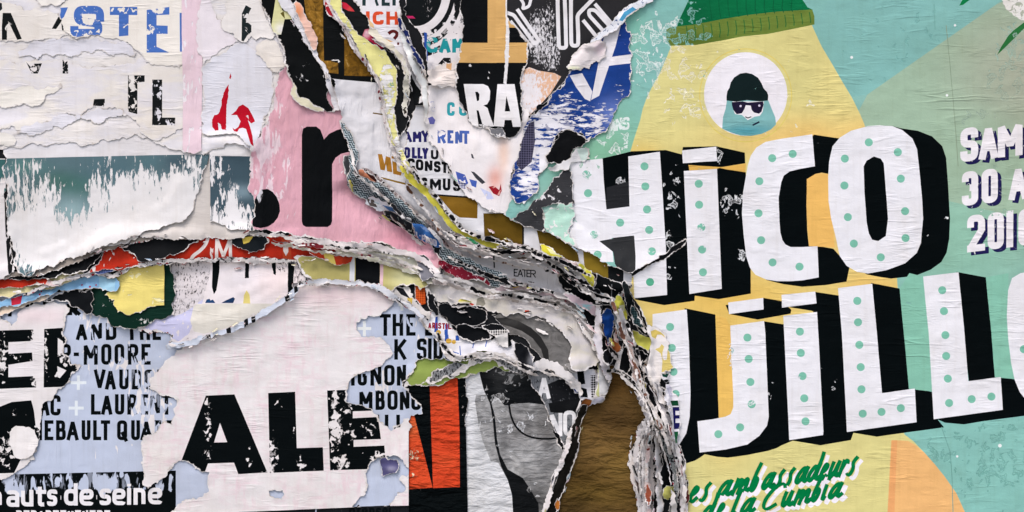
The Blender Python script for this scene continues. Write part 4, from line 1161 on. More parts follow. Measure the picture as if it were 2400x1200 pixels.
CRM = '#e6dfd8'
COOL = '#e0dce0'
sheet('torn_poster', "wide cool white sheet across the top left, torn along its lower edge", "poster",
      "-205,-205! 650,-205! 640,-40 660,40 700,160 700,300 600,372 590,352 572,344 552,336 532,336 515,348 495,356 478,362 455,360 440,357 420,354 400,350 380,344 368,338 357,329 330,322 220,342 120,338 60,344 -205,350", COOL, worn=CRM, wear=0,
      curl=2.2, lift=0.6, thick=0.6, fold=0.25, clen=16, soft=22, ew=6, lifts=[(420, 348, 60, 12, 3), (520, 335, 30, 10, 8), (575, 340, 22, 10, 8)], mk=dict(pattern='cream', crumple=1.1), wave=.6)
INK = '#16191a'
sheet('torn_poster', "cream torn layer across the middle of the white area with black stub letters", "poster",
      "-205,135 0,138 30,146 55,150 75,145 102,146 130,140 162,140 180,150 215,158 262,155 300,150 330,132 440,128 440,300 420,305 400,318 375,330 350,324 330,312 300,270 270,254 240,252 222,252 200,264 172,270 140,276 120,286 80,300 30,296 0,304 -205,310", CRM, curl=0.9, lift=0.6, thick=0.6, fold=0.25, ew=4, amp=.12, worn='#dcd8de', mk=dict(pattern='cream'), wear=0, wave=.6,
      prints=[Pr('letter', "63,146 74,158 82,150 100,149 90,173 76,173", INK, wear=.38), Pr('letter', "148,121! 161,121! 161,173! 148,173!", INK, wear=.42, tex=dict(wear='scrape')), Pr('letter', "275,121 326,127 325,131 284,133 271,154! 262,154!", INK, wear=.1),
              Pr('letter', "222,233 247,232! 247,250! 219,248", INK, wear=.3), Pr('letter', "301,177! 340,177! 340,192! 323,194! 323,268! 301,262!", INK, wear=[.36, (308, 195, 12, 18, .6), (310, 255, 10, 12, .5)], worn='#e7e1dc'), Pr('letter', "358,187! 381,187! 381,276! 412,276! 412,294! 358,294!", INK, wear=[.36, (376, 215, 8, 20, .5), (372, 270, 8, 16, .56), (402, 288, 12, 10, .6)], worn='#dcd9df')])
sheet('torn_poster', "cream torn strip with slanted black letter strokes at top left", "poster", "-205,-10 0,2 30,8 60,22 100,24 125,30 150,46 166,70 160,84 130,90 100,96 72,99 50,95 20,97 -205,104", '#e6dfd8', curl=1.4, lift=0.6, thick=0.6, fold=0.25, ew=4, amp=.1,
      prints=[Pr('letter', "8,31 27,31! 53,92! 42,94! 22,52 18,68! 18,94! 6,94! 6,60", INK, wear=[.15, (20, 60, 10, 14, .6)], worn='#e6e0da'), Pr('letter', "123,68! 139,39! 152,38 153,72! 147,72! 145,52 133,69!", INK, wear=.1), Pr('print_spot', "-10,5 6,8 7,22 0,28 -10,26", '#23282c', wear=.25)])
sheet('torn_poster', "cream poster piece with worn blue letters S T E", "poster",
      "140,-205! 430,-205! 440,60 432,150 400,152 345,146 334,136 326,118 312,106 290,96 262,91 245,88 226,82 212,83 197,88 180,90 168,86 158,76 152,62 146,50 140,36 141,18", '#ebe4db', curl=1.8, lift=0.6, thick=0.6, fold=0.25, ew=5, soft=14, lifts=[(180, 86, 30, 10, 2)], mk=dict(crease='h', crumple=1.1),
      prints=[Pr('letter', "140,19! 161,18 152,40 146,46 140,36", '#4a70b8'), Pr('letter', [stroke(fillet([(236, 52), (236, 24), (184, 24), (184, 50), (232, 56), (232, 78), (176, 78), (176, 62)], 24), 19)[0]], '#4a70b8', wear=[.30, (210, 48, 22, 16, .62), (238, 66, 12, 14, .4), (200, 80, 30, 10, .5)], worn='#ebe4db'),
              Pr('letter', "259,17! 323,17! 323,36! 303,36! 302,84! 280,86! 280,36! 259,36!", '#4a70b8', wear=[.2, (290, 25, 40, 6, .56), (295, 60, 12, 12, .5)], worn='#ebe4db'), Pr('letter', "345,24! 398,17! 398,35! 368,36! 368,60! 394,61! 394,80! 368,80! 368,110 398,124! 345,124!", '#4a70b8', wear=[.26, (372, 24, 22, 12, .6), (356, 66, 12, 10, .56), (350, 108, 10, 10, .5)], worn='#ebe4db'), Pr('letter', "422,31! 428,31! 428,122! 423,122!", '#4a70b8', wear=.1)])
sheet('paper_scrap', "cream flap lifting in the middle of the white area above the worn teal poster", "paper scrap", "-30,262 20,252 56,244 72,250 84,248 92,246 100,240 108,226 112,221 128,219 140,210 149,208 140,196 110,205 70,202 20,215 -30,220", '#eae4db', curl=1.8, lift=0.6, thick=0.6, fold=0.25, ew=4, step=6, lifts=[(95, 240, 22, 10, 2)])
sheet('paper_scrap', "small cream peel at the far left under the lifted flap", "paper scrap", "-30,312 20,312 36,318 42,328 36,340 22,344 8,340 -30,338", '#ebe5dd', curl=1.8, lift=0.6, thick=0.6, fold=0.25, ew=4, step=6, lifts=[(25, 338, 14, 8, 1)])
sheet('paper_scrap', "thin cool white torn patch left of the black letters I L", "paper scrap", "70,292 110,282 160,272 205,262 240,256 280,255 300,268 260,274 215,282 170,288 150,300 110,308 80,318 30,312", '#e0dde3', curl=0.9, lift=0.6, thick=0.6, fold=0.25, ew=3, amp=.12, step=7)
sheet('paper_scrap', "white curled tongue at the very top left of the white area", "paper scrap", "82,-60 88,5 98,14 112,17 124,11 138,14 160,-10 160,-60", '#e9e3db', curl=1.8, lift=0.6, thick=0.6, fold=0.25, ew=4, step=6, lifts=[(110, 12, 16, 8, 2)])
sheet('paper_scrap', "cool white torn layer under the blue letters", "paper scrap", "100,98 140,92 170,94 200,94 226,88 250,94 280,98 305,108 322,124 318,132 260,128 200,122 150,130 110,128 60,132 40,120 70,106", '#dcd9e0', curl=0.9, lift=0.6, thick=0.6, fold=0.25, ew=3, amp=.12, step=7)
sheet('paper_strip', "upright pink stained strip pasted over the white sheets", "paper strip", "427,-205! 475,-205! 476,100! 474,240! 474,357 450,360 430,356! 430,200! 427,80!", '#e6ccd5', wear=.34, worn='#e9e2e6', curl=0.5, lift=0.6, thick=0.6, fold=0.25, mk=dict(wear='drip', crease='v'), ew=3, amp=.05, wave=.5)
sheet('paper_scrap', "pinkish white layer just right of the upright pink strip", "paper scrap", "474,-60! 500,20 520,60 530,72 552,90 560,96 548,104 520,116 510,128 492,140 476,152", '#e6dde1', wear=.2, worn='#e3c6d0', mk=dict(wear='drip'), curl=0.9, lift=0.6, thick=0.6, fold=0.25, ew=3, step=7)
sheet('torn_poster', "cool grey white torn piece carrying red brush lettering", "poster",
      "474,160 490,148 500,134 515,128 530,120 545,106 560,102 580,110 596,114 612,126 622,138 632,160 640,185 642,205 638,230 632,250 622,270 622,292 610,318 596,342 594,352 588,344 578,332 562,322 545,314 530,312 505,318 490,320 476,312", '#dcdae1', curl=1.8, lift=0.6, thick=0.6, fold=0.25, ew=6, mk=dict(crumple=1.2),
      lifts=[(560, 325, 30, 10, 2)],
      prints=[Pr('letter', "536,198 536,225 532,245 531,270 532,306 522,304 518,292 512,288 513,298 514,306 506,307 499,298 498,282 503,270 513,266 519,250 521,232 528,212", '#b51226', rag=.06, wear=.12, worn='#dcdae1'), Pr('letter', "541,172 543,180 541,186 538,183", '#b51226'), Pr('letter', "542,270 554,260 560,250 570,245 583,254 592,270 599,285 590,290 582,282 588,300 594,320 597,345 590,338 584,320 578,303 570,300 562,302 558,310 550,308 546,300 552,304 560,298 565,285 556,270", '#b51226', wear=[.15, (578, 275, 8, 10, .55)], worn='#e4d4da', tex=dict(wear='scrape'))])
sheet('paper_scrap', "cream hollow flap at the edge of the black torn poster", "paper scrap", "600,112 612,100 630,90 645,96 655,106 662,122 668,140 666,160 652,172 645,170 636,165 628,160 622,150 615,140 604,130", '#e6ded6', curl=2.2, lift=0.6, thick=0.6, fold=0.25, ew=5, step=6, lifts=[(615, 108, 12, 10, 1), (650, 150, 16, 14, 5)])
sheet('paper_scrap', "cream white torn piece with a worn black stub at top left of the black poster", "paper scrap", "520,-60 612,-60 615,10 622,36 634,60 648,84 640,92 622,88 606,92 590,84 570,100 555,92 540,80 520,60", '#e6e0dc', curl=1.4, lift=0.6, thick=0.6, fold=0.25, ew=5, step=7,
      prints=[Pr('letter', "568,32 577,13 590,20 584,32 580,52 590,60 590,76 580,84 572,98 567,96", '#20282a', wear=[.25, (582, 45, 6, 10, .7), (575, 70, 8, 8, .5)], worn='#e4dfdc'), Pr('print_spot', "574,108 590,112 600,120 590,116", '#26302f')])

# ================================================================== pink poster with the letter r
sheet('torn_poster', "pink poster with a huge black letter r and a cut off black disc", "poster",
      "590,352 600,335 616,300 626,280 640,252 644,210 655,180 668,162 680,150 800,150 860,300 860,440 940,505 985,540 1020,580 1040,612 1032,640 1012,618 1002,604 980,596 962,590 945,586 920,580 898,570 875,568 850,566 830,572 800,566 780,566 760,562 735,560 715,556 690,552 665,546 640,545 615,540 598,540 597,510 599,480 590,460 584,445 586,410 590,380", '#dba6b2',
      wear=.2, wears=[(625, 330, 34, 46, .56), (612, 385, 26, 60, .60), (640, 400, 26, 80, .50), (645, 240, 18, 40, .5), (680, 430, 16, 80, .44), (720, 280, 12, 60, .36)], worn='#e8d0d6', ew=7, curl=5, clen=14, soft=24, mk=dict(wear='drip', crease='vv', crumple=.9), wave=1.6,
      shade=[(950, 560, 60, 30, '#d58a9c', .6)],  # deeper pink at lower right: print tone with the tear's shade painted in
      prints=[Pr('letter', "708,316 711,302 720,297 742,297 752,305 760,327 772,314 790,305 812,300 840,352 815,357 800,361 787,370 779,385 779,518 776,527 768,532 718,532 711,528 708,520", '#0d0f11', wear=[.0, (736, 522, 4, 12, .5), (793, 322, 3, 20, .5)], tex=dict(crumple=.7)), Pr('letter', "594,478 603,460 614,445 628,443 640,450 650,463 656,480 657,495 652,510 643,522 630,531 613,535 594,531", '#0d0f11', wear=[0, (610, 465, 10, 24, .62)], worn='#c9c6cb', tex=dict(crumple=.7)),
              Pr('letter', "896,500 925,515 960,533 972,542 952,537 930,529 912,518", '#101214')])
ribbon("pink and grey torn rim under the pink poster", "600,548 660,552 720,562 790,573 850,574 900,584 950,594 990,606 1015,625 1030,645", [5, 9, 11, 14, 12, 12, 8], '#dfd6d6', ew=6, wear=.2, worn='#7d2233', curl=4, mk=dict(wear='streak'), lift=-1.0)

# ================================================================== the gorge: grey white sheet, ribbons
sheet('torn_poster', "black poster with mottled gold panels at top, left of the yellow torn strip", "poster",
      "655,-205! 900,-205! 900,60 900,205 800,205 768,200 740,150 715,100 690,40 660,0", '#111314', wear=.04, curl=0, soft=16, mk=dict(crumple=.8), worn='#d5d1cf', wears=[(790, 143, 14, 3, .9), (785, 105, 4, 14, .34)],
      prints=[Pr('print_panel', "690,-210! 757,-210! 758,60! 760,143! 793,143! 794,174 760,170 720,60", '#a1752c', tex=dict(pattern='gold'), label="mottled gold panel"), Pr('print_panel', "807,70! 900,70! 900,180! 808,178!", '#8a621f', tex=dict(pattern='gold'), label="mottled gold panel")])
sheet('torn_poster', "torn black poster strip running down beside the pale pink papers", "poster",
      "612,-205! 670,-205! 672,20 692,45 702,62 712,85 726,112 742,138 758,162 768,185 770,205 768,228 776,246 790,264 775,263 760,258 745,254 733,250 715,247 700,238 692,228 690,205 686,192 676,178 672,160 668,140 660,112 650,92 641,74 632,54 622,32 614,10", '#0f1112', ew=7, curl=4, soft=14, wear=.05, wears=[(718, 152, 14, 8, .40), (706, 185, 14, 12, .44), (722, 190, 4, 16, .44), (690, 60, 3, 16, .6), (708, 92, 4, 18, .5), (718, 98, 6, 10, .45)], worn='#d0cdcd', mk=dict(wear='scrape', crumple=.7), amp=.07,
      prints=[Pr('print_panel', "637,62 648,-10 662,-10 690,18 690,46! 668,46! 660,82! 645,83!", '#d6d29c', wear=.1, shade=[(660, 70, 14, 16, '#e3dfe0', .9)]), Pr('print_spot', "660,10! 672,12! 668,28 662,24", '#141612'), Pr('print_panel', "658,32 666,27 669,45! 664,40", '#5e5424')])
ribbon("white fringe with blue grey flecks down the right side of the black torn strip", "655,-30 668,8 690,30 700,48 712,70 724,100 740,128 756,152 768,176 774,200 782,228 792,258", [14, 24, 26, 24, 14, 10, 12, 14, 16], '#dcd9dd', wear=.28, worn='#39465f', mk=dict(wear='scrape', messy=False), ew=6, curl=4)
ribbon("peach sliver between the white fringe and the gold panel", "690,5 704,24 712,45 722,66 732,90 740,118", [6, 18, 14, 22, 22, 6], '#e3b9a8', shade=[(700, 28, 14, 20, '#df8a58', .9)], ew=3)
ribbon("cream and grey torn foot of the black strip", "688,195 692,222 704,238 722,244 736,252 760,262", [4, 14, 16, 20, 12, 5], '#ded7bb', mk=dict(messy=False), ew=6, wear=.2, worn='#8f93a8')

sheet('torn_poster', "large grey white poster with gold lettering sliding into the deep tear", "poster",
      "778,186! 800,188! 900,196! 960,330 1000,420 1060,500 1120,545 1200,565 1300,600 1340,660 1352,690 1325,700 1300,690 1270,686 1235,676 1200,668 1160,655 1120,640 1085,622 1060,600 1030,575 1005,550 985,535 960,510 930,480 900,455 870,440 850,425 838,400 834,370 822,340 812,312 806,290 800,268 790,230 785,205", '#dedbde', curl=3, soft=14, ew=5, wave=1.8, fold=1.4, step=7, mk=dict(crease='v', crumple=1.8),
      prints=[Pr('print_line', "894,415! 930,424 966,433! 966,437! 928,428 893,418!", '#8a6a28'), Pr('print_line', "875,264 900,268 900,271 874,267", '#6d5426'), Pr('print_line', "1155,600! 1159,600! 1160,628! 1157,628!", '#26272a')]
      + letters([('N', [orient(pts_of("886,361! 896,362! 902,385! 905,366! 916,370! 920,404! 908,402! 905,385! 902,400! 892,398!"))]), ('U', [orient(pts_of("920,378! 930,381! 931,400! 934,402! 942,404! 940,412! 922,408!"))]), ('U', [orient(pts_of("918,366! 924,367! 924,373! 918,372!"))])], '#a5722a', wear=.08)
      + letters(word("EATER", [(1204, 1214), (1213, 1226), (1224, 1236), (1234, 1245), (1243, 1256)], 630, 648, 2.4, .06), '#1e1f22'))
ribbon("grey pink torn rim along the upper side of the herringbone strip", "846,395 862,400 880,412 905,432 930,458 955,480 985,505 1012,530 1030,560 1060,590 1090,610 1130,630 1180,650 1240,672 1290,690", [3, 8, 11, 8, 10, 8, 10, 12, 11, 8, 10, 6], '#b3a2a0', wear=.42, worn='#1b1519', mk=dict(wear='scrape'), ew=5, curl=6, soft=12, lift=2.5)
sheet('paper_scrap', "orange brown curl at the head of the herringbone strip", "paper scrap", "842,398 852,395 866,402 880,415 888,428 893,438 880,434 868,424 855,420 844,420", '#d98a68', step=5, curl=4, prints=[Pr('print_panel', "850,396 868,402 884,418 890,434 870,418", '#3a1d1a')])
sheet('paper_scrap', "dark striped fragment at the upper left bend of the herringbone strip", "paper scrap", "806,366 828,364 832,395 815,418 808,405", '#3d3f42', step=5, curl=2, wear=.4, worn='#8c8c90', mk=dict(wear='drip'))
TWEED = '#b9c7cc'
ribbon("herringbone tweed strip winding round the pink poster's right side", "798,282 812,305 826,335 832,365 826,398 824,420 840,436 872,446 905,470 940,496 968,518 990,540 1008,556", [6, 12, 16, 18, 14, 40, 48, 50, 42, 34, 24, 8], TWEED, worn='#e5e4e6', mk=dict(pattern='tweed'), ew=6, curl=4, soft=14, lift=2.2)
sheet('paper_scrap', "blue and white printed sliver below the herringbone strip", "paper scrap", "862,464 890,470 920,482 950,500 965,515 975,530 950,528 925,515 905,500 880,492 858,476", '#dfe1e6', step=5, curl=4, ew=4, prints=[Pr('print_panel', "895,480 925,488 940,498 915,496", '#5b87bf', wear=.2), Pr('print_panel', "858,465 875,468 884,486 866,482", '#5c5450', wear=.3), Pr('print_panel', "945,512 975,528 960,530 940,518", '#15181c')])
ribbon("dark grey and green edged curl under the blue and white sliver", "900,494 925,510 950,525 965,540 972,552", [6, 20, 22, 16, 5], '#22262b', wear=.32, worn='#a9b8b0', mk=dict(wear='scrape'), ew=6)
sheet('paper_scrap', "blue label with white capitals wedged in the tear", "paper scrap", "966,524! 990,526! 1008,540 1024,558 1034,574 1022,578 1000,572 985,562 974,550", '#3e70b4', step=5, curl=3, ew=3, wear=.06, mk=dict(wear='scrape'),
      prints=letters(word("PROD", [(988, 996), (997, 1005), (1006, 1014), (1015, 1023)], 550, 566, 3, .35) + word("L-", [(975, 980), (981, 987)], 543, 556, 3, .3) , '#e6e9ee', wear=0) + [Pr('print_spot', "985,530 998,532 1010,545 996,542", '#7d99c9', wear=.4)])
ribbon("white torn rim hugging the blue label", "1005,535 1020,548 1034,566 1040,584 1050,600", [5, 9, 8, 10, 4], '#dcdadd', mk=dict(messy=True), ew=6, curl=4)
ribbon("second herringbone tweed piece pointing into the lower tear", "1034,582 1052,602 1085,620 1120,636 1152,650 1180,662 1192,668", [8, 34, 38, 36, 40, 30, 6], TWEED, worn='#e5e4e6', mk=dict(pattern='tweed'), ew=7, curl=5, soft=14, lift=2.5)
ribbon("wine red and pink shreds under the second herringbone piece", "1030,612 1048,628 1075,640 1105,648 1130,655 1150,668", [6, 22, 26, 16, 12, 4], '#7c1f30', wear=.36, worn='#d7a5b2', mk=dict(wear='scrape'), ew=6)
ribbon("mauve and yellow flecked ledge right of the herringbone tip", "1150,684 1180,676 1210,668 1235,672 1262,684 1290,692 1330,702 1360,722", [5, 13, 18, 15, 14, 18, 10, 4], '#cdb6bb', wear=.22, worn='#a2848e', mk=dict(wear='streak'), ew=6, curl=6, soft=14, lift=3,
       prints=[Pr('print_spot', "1190,664 1206,664 1218,672 1204,676", '#ddb04c')])
ribbon("thin white layered ledge with black gaps above the cream poster", "1150,700 1180,694 1220,690 1260,696 1300,700 1330,706", [3, 6, 5, 7, 6, 3], '#d2cbc8', mk=dict(messy=True), ew=9, curl=4, lift=3)
sheet('paper_scrap', "wide black torn patch at the lower end of the deep tear", "paper scrap", "1308,640 1335,650 1360,668 1385,690 1405,705 1415,725 1418,760 1412,800 1402,818 1392,790 1375,752 1352,715 1325,690 1312,665", '#0d0f11', curl=3, ew=3, soft=24, prints=[Pr('print_line', "1352,760 1380,765 1410,760 1412,763 1380,769 1352,764", '#cfcaca')])
ribbon("pale torn rim between cream poster and black patch", "1310,702 1335,722 1355,750 1372,780 1388,805 1402,826 1412,850", [4, 8, 7, 10, 8, 8, 4], '#d6d0cb', ew=6, curl=4, mk=dict(messy=True))
ribbon("mauve and turquoise shred crossing above the cream point", "1318,688 1345,702 1372,714 1395,728 1408,745", [5, 20, 18, 22, 5], '#cdb7bf', wear=.3, worn='#9cc4cc', mk=dict(wear='streak'), ew=5, curl=4)

# ---- text sheet and yellow ribbons
sheet('torn_poster', "white poster with slanting navy and black capitals and brown boxes", "poster",
      "975,250! 1006,250! 1100,330 1250,450 1340,540 1430,600 1480,640 1478,672 1455,676 1430,668 1400,668 1370,658 1335,640 1300,620 1270,606 1240,596 1200,588 1160,575 1125,560 1095,548 1070,520 1045,492 1015,458 985,432 965,410 950,385 946,350 950,320 960,285 966,268", '#dbd9dc', curl=4, soft=12, ew=5, wave=1.6, fold=1.0,
      shade=[(985, 262, 20, 20, '#bdbcc0', .7)],
      prints=[Pr('print_panel', "1026,458! 1120,462! 1119,512! 1078,510! 1062,500!", '#775618', shade=[(1070, 475, 30, 14, '#8c6826', .6)], label="brown printed box"), Pr('print_panel', "1133,500! 1224,500! 1224,580! 1136,570!", '#5f4815', label="brown printed box"), Pr('print_panel', "1258,540! 1345,540! 1362,640! 1270,600!", '#66511a', label="olive brown printed box"), Pr('print_panel', "1364,560! 1425,560! 1425,660! 1372,655!", '#8a7226', label="olive printed box"), Pr('print_panel', "1425,580! 1462,590! 1460,690! 1425,680!", '#1b1d1f'),
              Pr('print_line', "1020,455! 1090,460! 1120,458! 1120,462! 1090,464! 1020,459!", '#17181a'), Pr('print_line', "1224,500! 1228,500! 1228,585! 1224,585!", '#17181a')]
      + letters(word("AMY", [(944, 966), (968, 988), (988, 1006)], 307, 334, 6.6, -.01), '#26245c', wear=.03) + letters(word("OLLY", [(947, 962), (966, 978), (979, 991), (990, 1004)], 345, 371, 6.6, .04), '#26245c', wear=.05)
      + letters(word("CONSTI", [(955, 973), (975, 993), (996, 1014), (1017, 1033), (1035, 1050), (1049, 1058)], 371, 397, 6.6, .10), '#131417') + letters(word("SMUSI", [(988, 1002), (1008, 1034), (1038, 1056), (1062, 1080), (1083, 1092)], 416, 444, 6.8, .05), '#131417')
      + letters(word("U", [(1010, 1028)], 352, 374, 6), '#1c1d22'))
sheet('torn_poster', "black poster strip with glossy red berries between yellow and white torn strips", "poster",
      "790,-205! 850,-205! 835,0 852,28 866,60 880,90 900,112 925,130 946,148 952,180 950,205 958,230 952,262 962,285 952,300 942,310 936,335 925,340 920,280 915,220 895,170 860,130 830,90 800,45 790,0", '#0f1113', ew=6, curl=3, soft=12, amp=.08, mk=dict(gloss=.15, crumple=.7),
      prints=[Pr('print_panel', "797,4 812,8 826,20 832,28 818,27 804,20", '#c4203a', shade=[(822, 24, 8, 4, '#d9604a', .8)]), Pr('print_panel', "850,84 856,70 868,68 872,84 884,92 898,98 902,112 892,116 880,106 866,96 856,92", '#c01b46', shade=[(860, 81, 7, 9, '#f2dbe4', .95)]), Pr('print_spot', "950,178 958,182 955,188", '#b01838')])
ribbon("crimson and white split edge along the left of the yellow strip", "760,-30 768,12 785,40 800,52 816,80 830,108 845,130 862,150 882,176 892,196 898,235 900,262 908,300 915,330 925,360 940,385 962,405 985,430", [8, 22, 12, 12, 14, 12, 10, 14, 12, 14, 12], '#e3dada', wear=.36, worn='#7c1626', mk=dict(wear='scrape'), ew=7, curl=5, lift=2.4,
       prints=[Pr('print_panel', "762,0 768,10 784,42 772,36 762,20", '#a5222e')])
sheet('torn_poster', "yellow torn strip with white rubbed patches winding from the top into the tear", "poster",
      "764,-205! 800,-205! 798,0 802,22 815,44 828,62 842,78 858,92 870,100 888,110 902,122 912,140 922,156 930,170 934,195 934,222 928,245 926,262 929,285 931,305 938,328 946,352 956,378 970,398 960,405 945,388 932,360 918,330 908,300 903,262 902,240 898,220 890,190 878,172 864,155 852,140 842,118 834,102 824,84 810,66 795,46 784,26 775,10", '#ded88f', curl=5, soft=16, ew=7, wear=.22, wears=[(905, 180, 14, 40, .6), (818, 62, 10, 26, .5), (915, 240, 14, 60, .62), (935, 340, 12, 40, .6)], worn='#e8e5e4', mk=dict(wear='flake', crumple=2.2), wave=2.0,
      prints=[Pr('print_spot', "914,196 922,194 924,202 916,203", '#8fc7ad')])
ribbon("brown speckled and pink sliver above the yellow ribbon in the tear", "950,398 975,425 1000,448 1020,472 1048,502 1068,535 1092,552 1130,565 1170,572 1205,580 1235,588", [5, 15, 18, 14, 15, 13, 14, 15, 12, 14, 5], '#b29c90', wear=.44, worn='#4c3524', mk=dict(wear='scrape'), ew=7, curl=4, soft=12, lift=2.5)
ribbon("bright yellow ribbon curving down through the tear", "940,392 962,418 988,440 1012,466 1036,498 1054,524 1080,545 1120,562 1160,574 1200,582", [5, 14, 18, 17, 15, 13, 16, 18, 16, 4], '#cfc54c', curl=4, ew=5, soft=12, lift=2.0, amp=.07)
sheet('paper_scrap', "green chip under the bright yellow ribbon", "paper scrap", "1086,552 1100,556 1122,568 1130,580 1110,572 1095,566", '#2c8a5a', step=4, curl=1, lift=3.4, prints=[Pr('print_spot', "1100,560 1110,562 1116,570 1108,570", '#3f9a68')])
ribbon("black and white split ledge below the bright yellow ribbon", "1055,540 1085,562 1125,582 1160,596 1195,586 1225,592 1262,606 1300,612 1345,632", [5, 9, 10, 12, 14, 12, 14, 11, 5], '#cdc7c6', mk=dict(messy=True), ew=9, curl=6, lift=3.0)
ribbon("plum pink torn ledge under the olive boxes", "1165,578 1200,574 1235,582 1262,596 1300,600 1340,618 1380,642 1420,662 1450,668", [4, 11, 13, 14, 12, 14, 13, 10, 4], '#bda9a8', wear=.46, worn='#2a1c1e', mk=dict(wear='streak'), ew=6, curl=5, lift=2.6)
sheet('paper_scrap', "acid yellow wedge with pale dots dropping into the tear", "paper scrap", "1355,612 1368,620 1380,632 1392,648 1395,660 1392,678 1386,678 1378,664 1366,648 1356,632", '#d3cb46', step=5, curl=3, ew=4, lift=3, prints=[Pr('print_spot', [disc(1370, 632, 4), disc(1384, 645, 4), disc(1386, 662, 3)], '#e2dd8a')])
sheet('paper_scrap', "yellow chip under the left part of the torn H flap", "paper scrap", "1262,572 1290,580 1318,596 1322,604 1295,602 1268,590", '#cfc63c', step=5, curl=2, lift=3, prints=[Pr('print_panel', "1280,580 1300,588 1312,600 1290,594", '#e3e0a8')])
sheet('paper_scrap', "black folded block with thin white seams at the right end of the tear", "paper scrap", "1395,640 1420,650 1450,664 1468,672 1466,700 1448,720 1420,715 1398,704 1388,680", '#101214', curl=3, step=6, ew=4, prints=[Pr('print_line', "1432,666! 1434,666! 1434,700! 1432,700!", '#77777a'), Pr('print_line', "1390,682 1410,690 1440,698 1440,700 1410,693 1390,686", '#cac6c6')])
ribbon("white torn rim climbing out of the tear towards the marquee letters", "1350,660 1375,682 1400,700 1430,708 1452,700 1462,684 1470,670", [5, 8, 7, 9, 7, 6, 3], '#dcd7d6', mk=dict(messy=True), ew=6, curl=4, lift=3)

# ================================================================== top middle
sheet('torn_poster', "white poster top with orange capitals and a dark red question mark", "poster",
      "815,-205! 945,-205! 938,0 940,30 946,70 956,95 966,120 972,140 988,160 998,195 1002,250! 975,250! 970,225 962,205 955,180 950,158 944,140 930,128 915,120 900,112 888,102 876,92 870,76 866,58 856,38 846,16 830,0", '#e6e2e6', curl=4, soft=14, ew=6, wave=1.4,
      prints=letters([('E', glyph('E', 818, 838, -30, 13, 8)), ('T', glyph('T', 842, 866, -30, 15, 8)), ('(', glyph('(', 879, 889, -30, 14, 6)), ('L', glyph('L', 895, 914, -30, 15, 8)), ('I', glyph('I', 920, 928, -30, 14, 8))], '#26383a', wear=.05) + letters(word("ICH", [(858, 868), (874, 900), (906, 934)], 28, 59, 8.5), '#d9502f', wear=[.08, (895, 40, 12, 10, .45), (872, 55, 8, 8, .4)], worn='#e9dede') + letters([('?', [stroke(smooth_open([(911, 80), (920, 73), (930, 76), (931, 84), (924, 92)], 2), 7.5)[0], orient(pts_of("931,100! 936,100! 936,106! 931,106!"))])], '#5d1f20', wear=.02)
      + [Pr('print_panel', "852,42 862,44 876,58 878,68 866,62", '#e4bf8f', wear=.2), Pr('print_panel', "895,88 905,92 922,98 912,100", '#e0b07c', wear=.2)])
ribbon("cream flaked lip on the edge of the black berry strip", "866,72 880,82 892,92 905,104 920,116 934,126 944,140 950,165 955,190", [4, 14, 14, 12, 14, 12, 9, 10, 4], '#e4dcc8', curl=5, ew=6, mk=dict(messy=False))
ribbon("red and black speckled curl under the question mark", "945,140 950,155 956,170 958,185 952,200 955,225 948,250 955,275", [4, 10, 9, 12, 14, 12, 14, 5], '#d8d4c6', wear=.35, worn='#2b2320', mk=dict(wear='scrape'), ew=5, curl=4)
sheet('torn_poster', "black and white poster bit with a white drop beside the capitals", "poster", "960,130 990,150 1000,200 1000,248! 972,248! 966,215 962,180", '#111315', step=6, curl=2, prints=[Pr('print_spot', "984,228 992,222 990,240 982,244", '#e6e2e4'), Pr('print_panel', "960,150 975,150 985,195 988,215 976,200 968,185", '#c9c8cc')])
ribbon("mint green and white torn band beside the question mark poster", "935,20 938,45 942,70 950,95 962,125 972,150 985,175 996,205 1000,240 1002,290", [5, 9, 14, 18, 22, 16, 18, 14, 9], '#e2e4e4', wear=.22, worn='#9fd0c0', mk=dict(wear='drip'), ew=6, curl=5)
ribbon("navy blue sliver twisting down beside the mint band", "936,42 944,66 956,84 966,112 976,135 988,150 1000,180", [6, 10, 12, 10, 12, 10, 4], '#1e2a5c', ew=4, curl=3, wear=.15, worn='#c9c9d6')

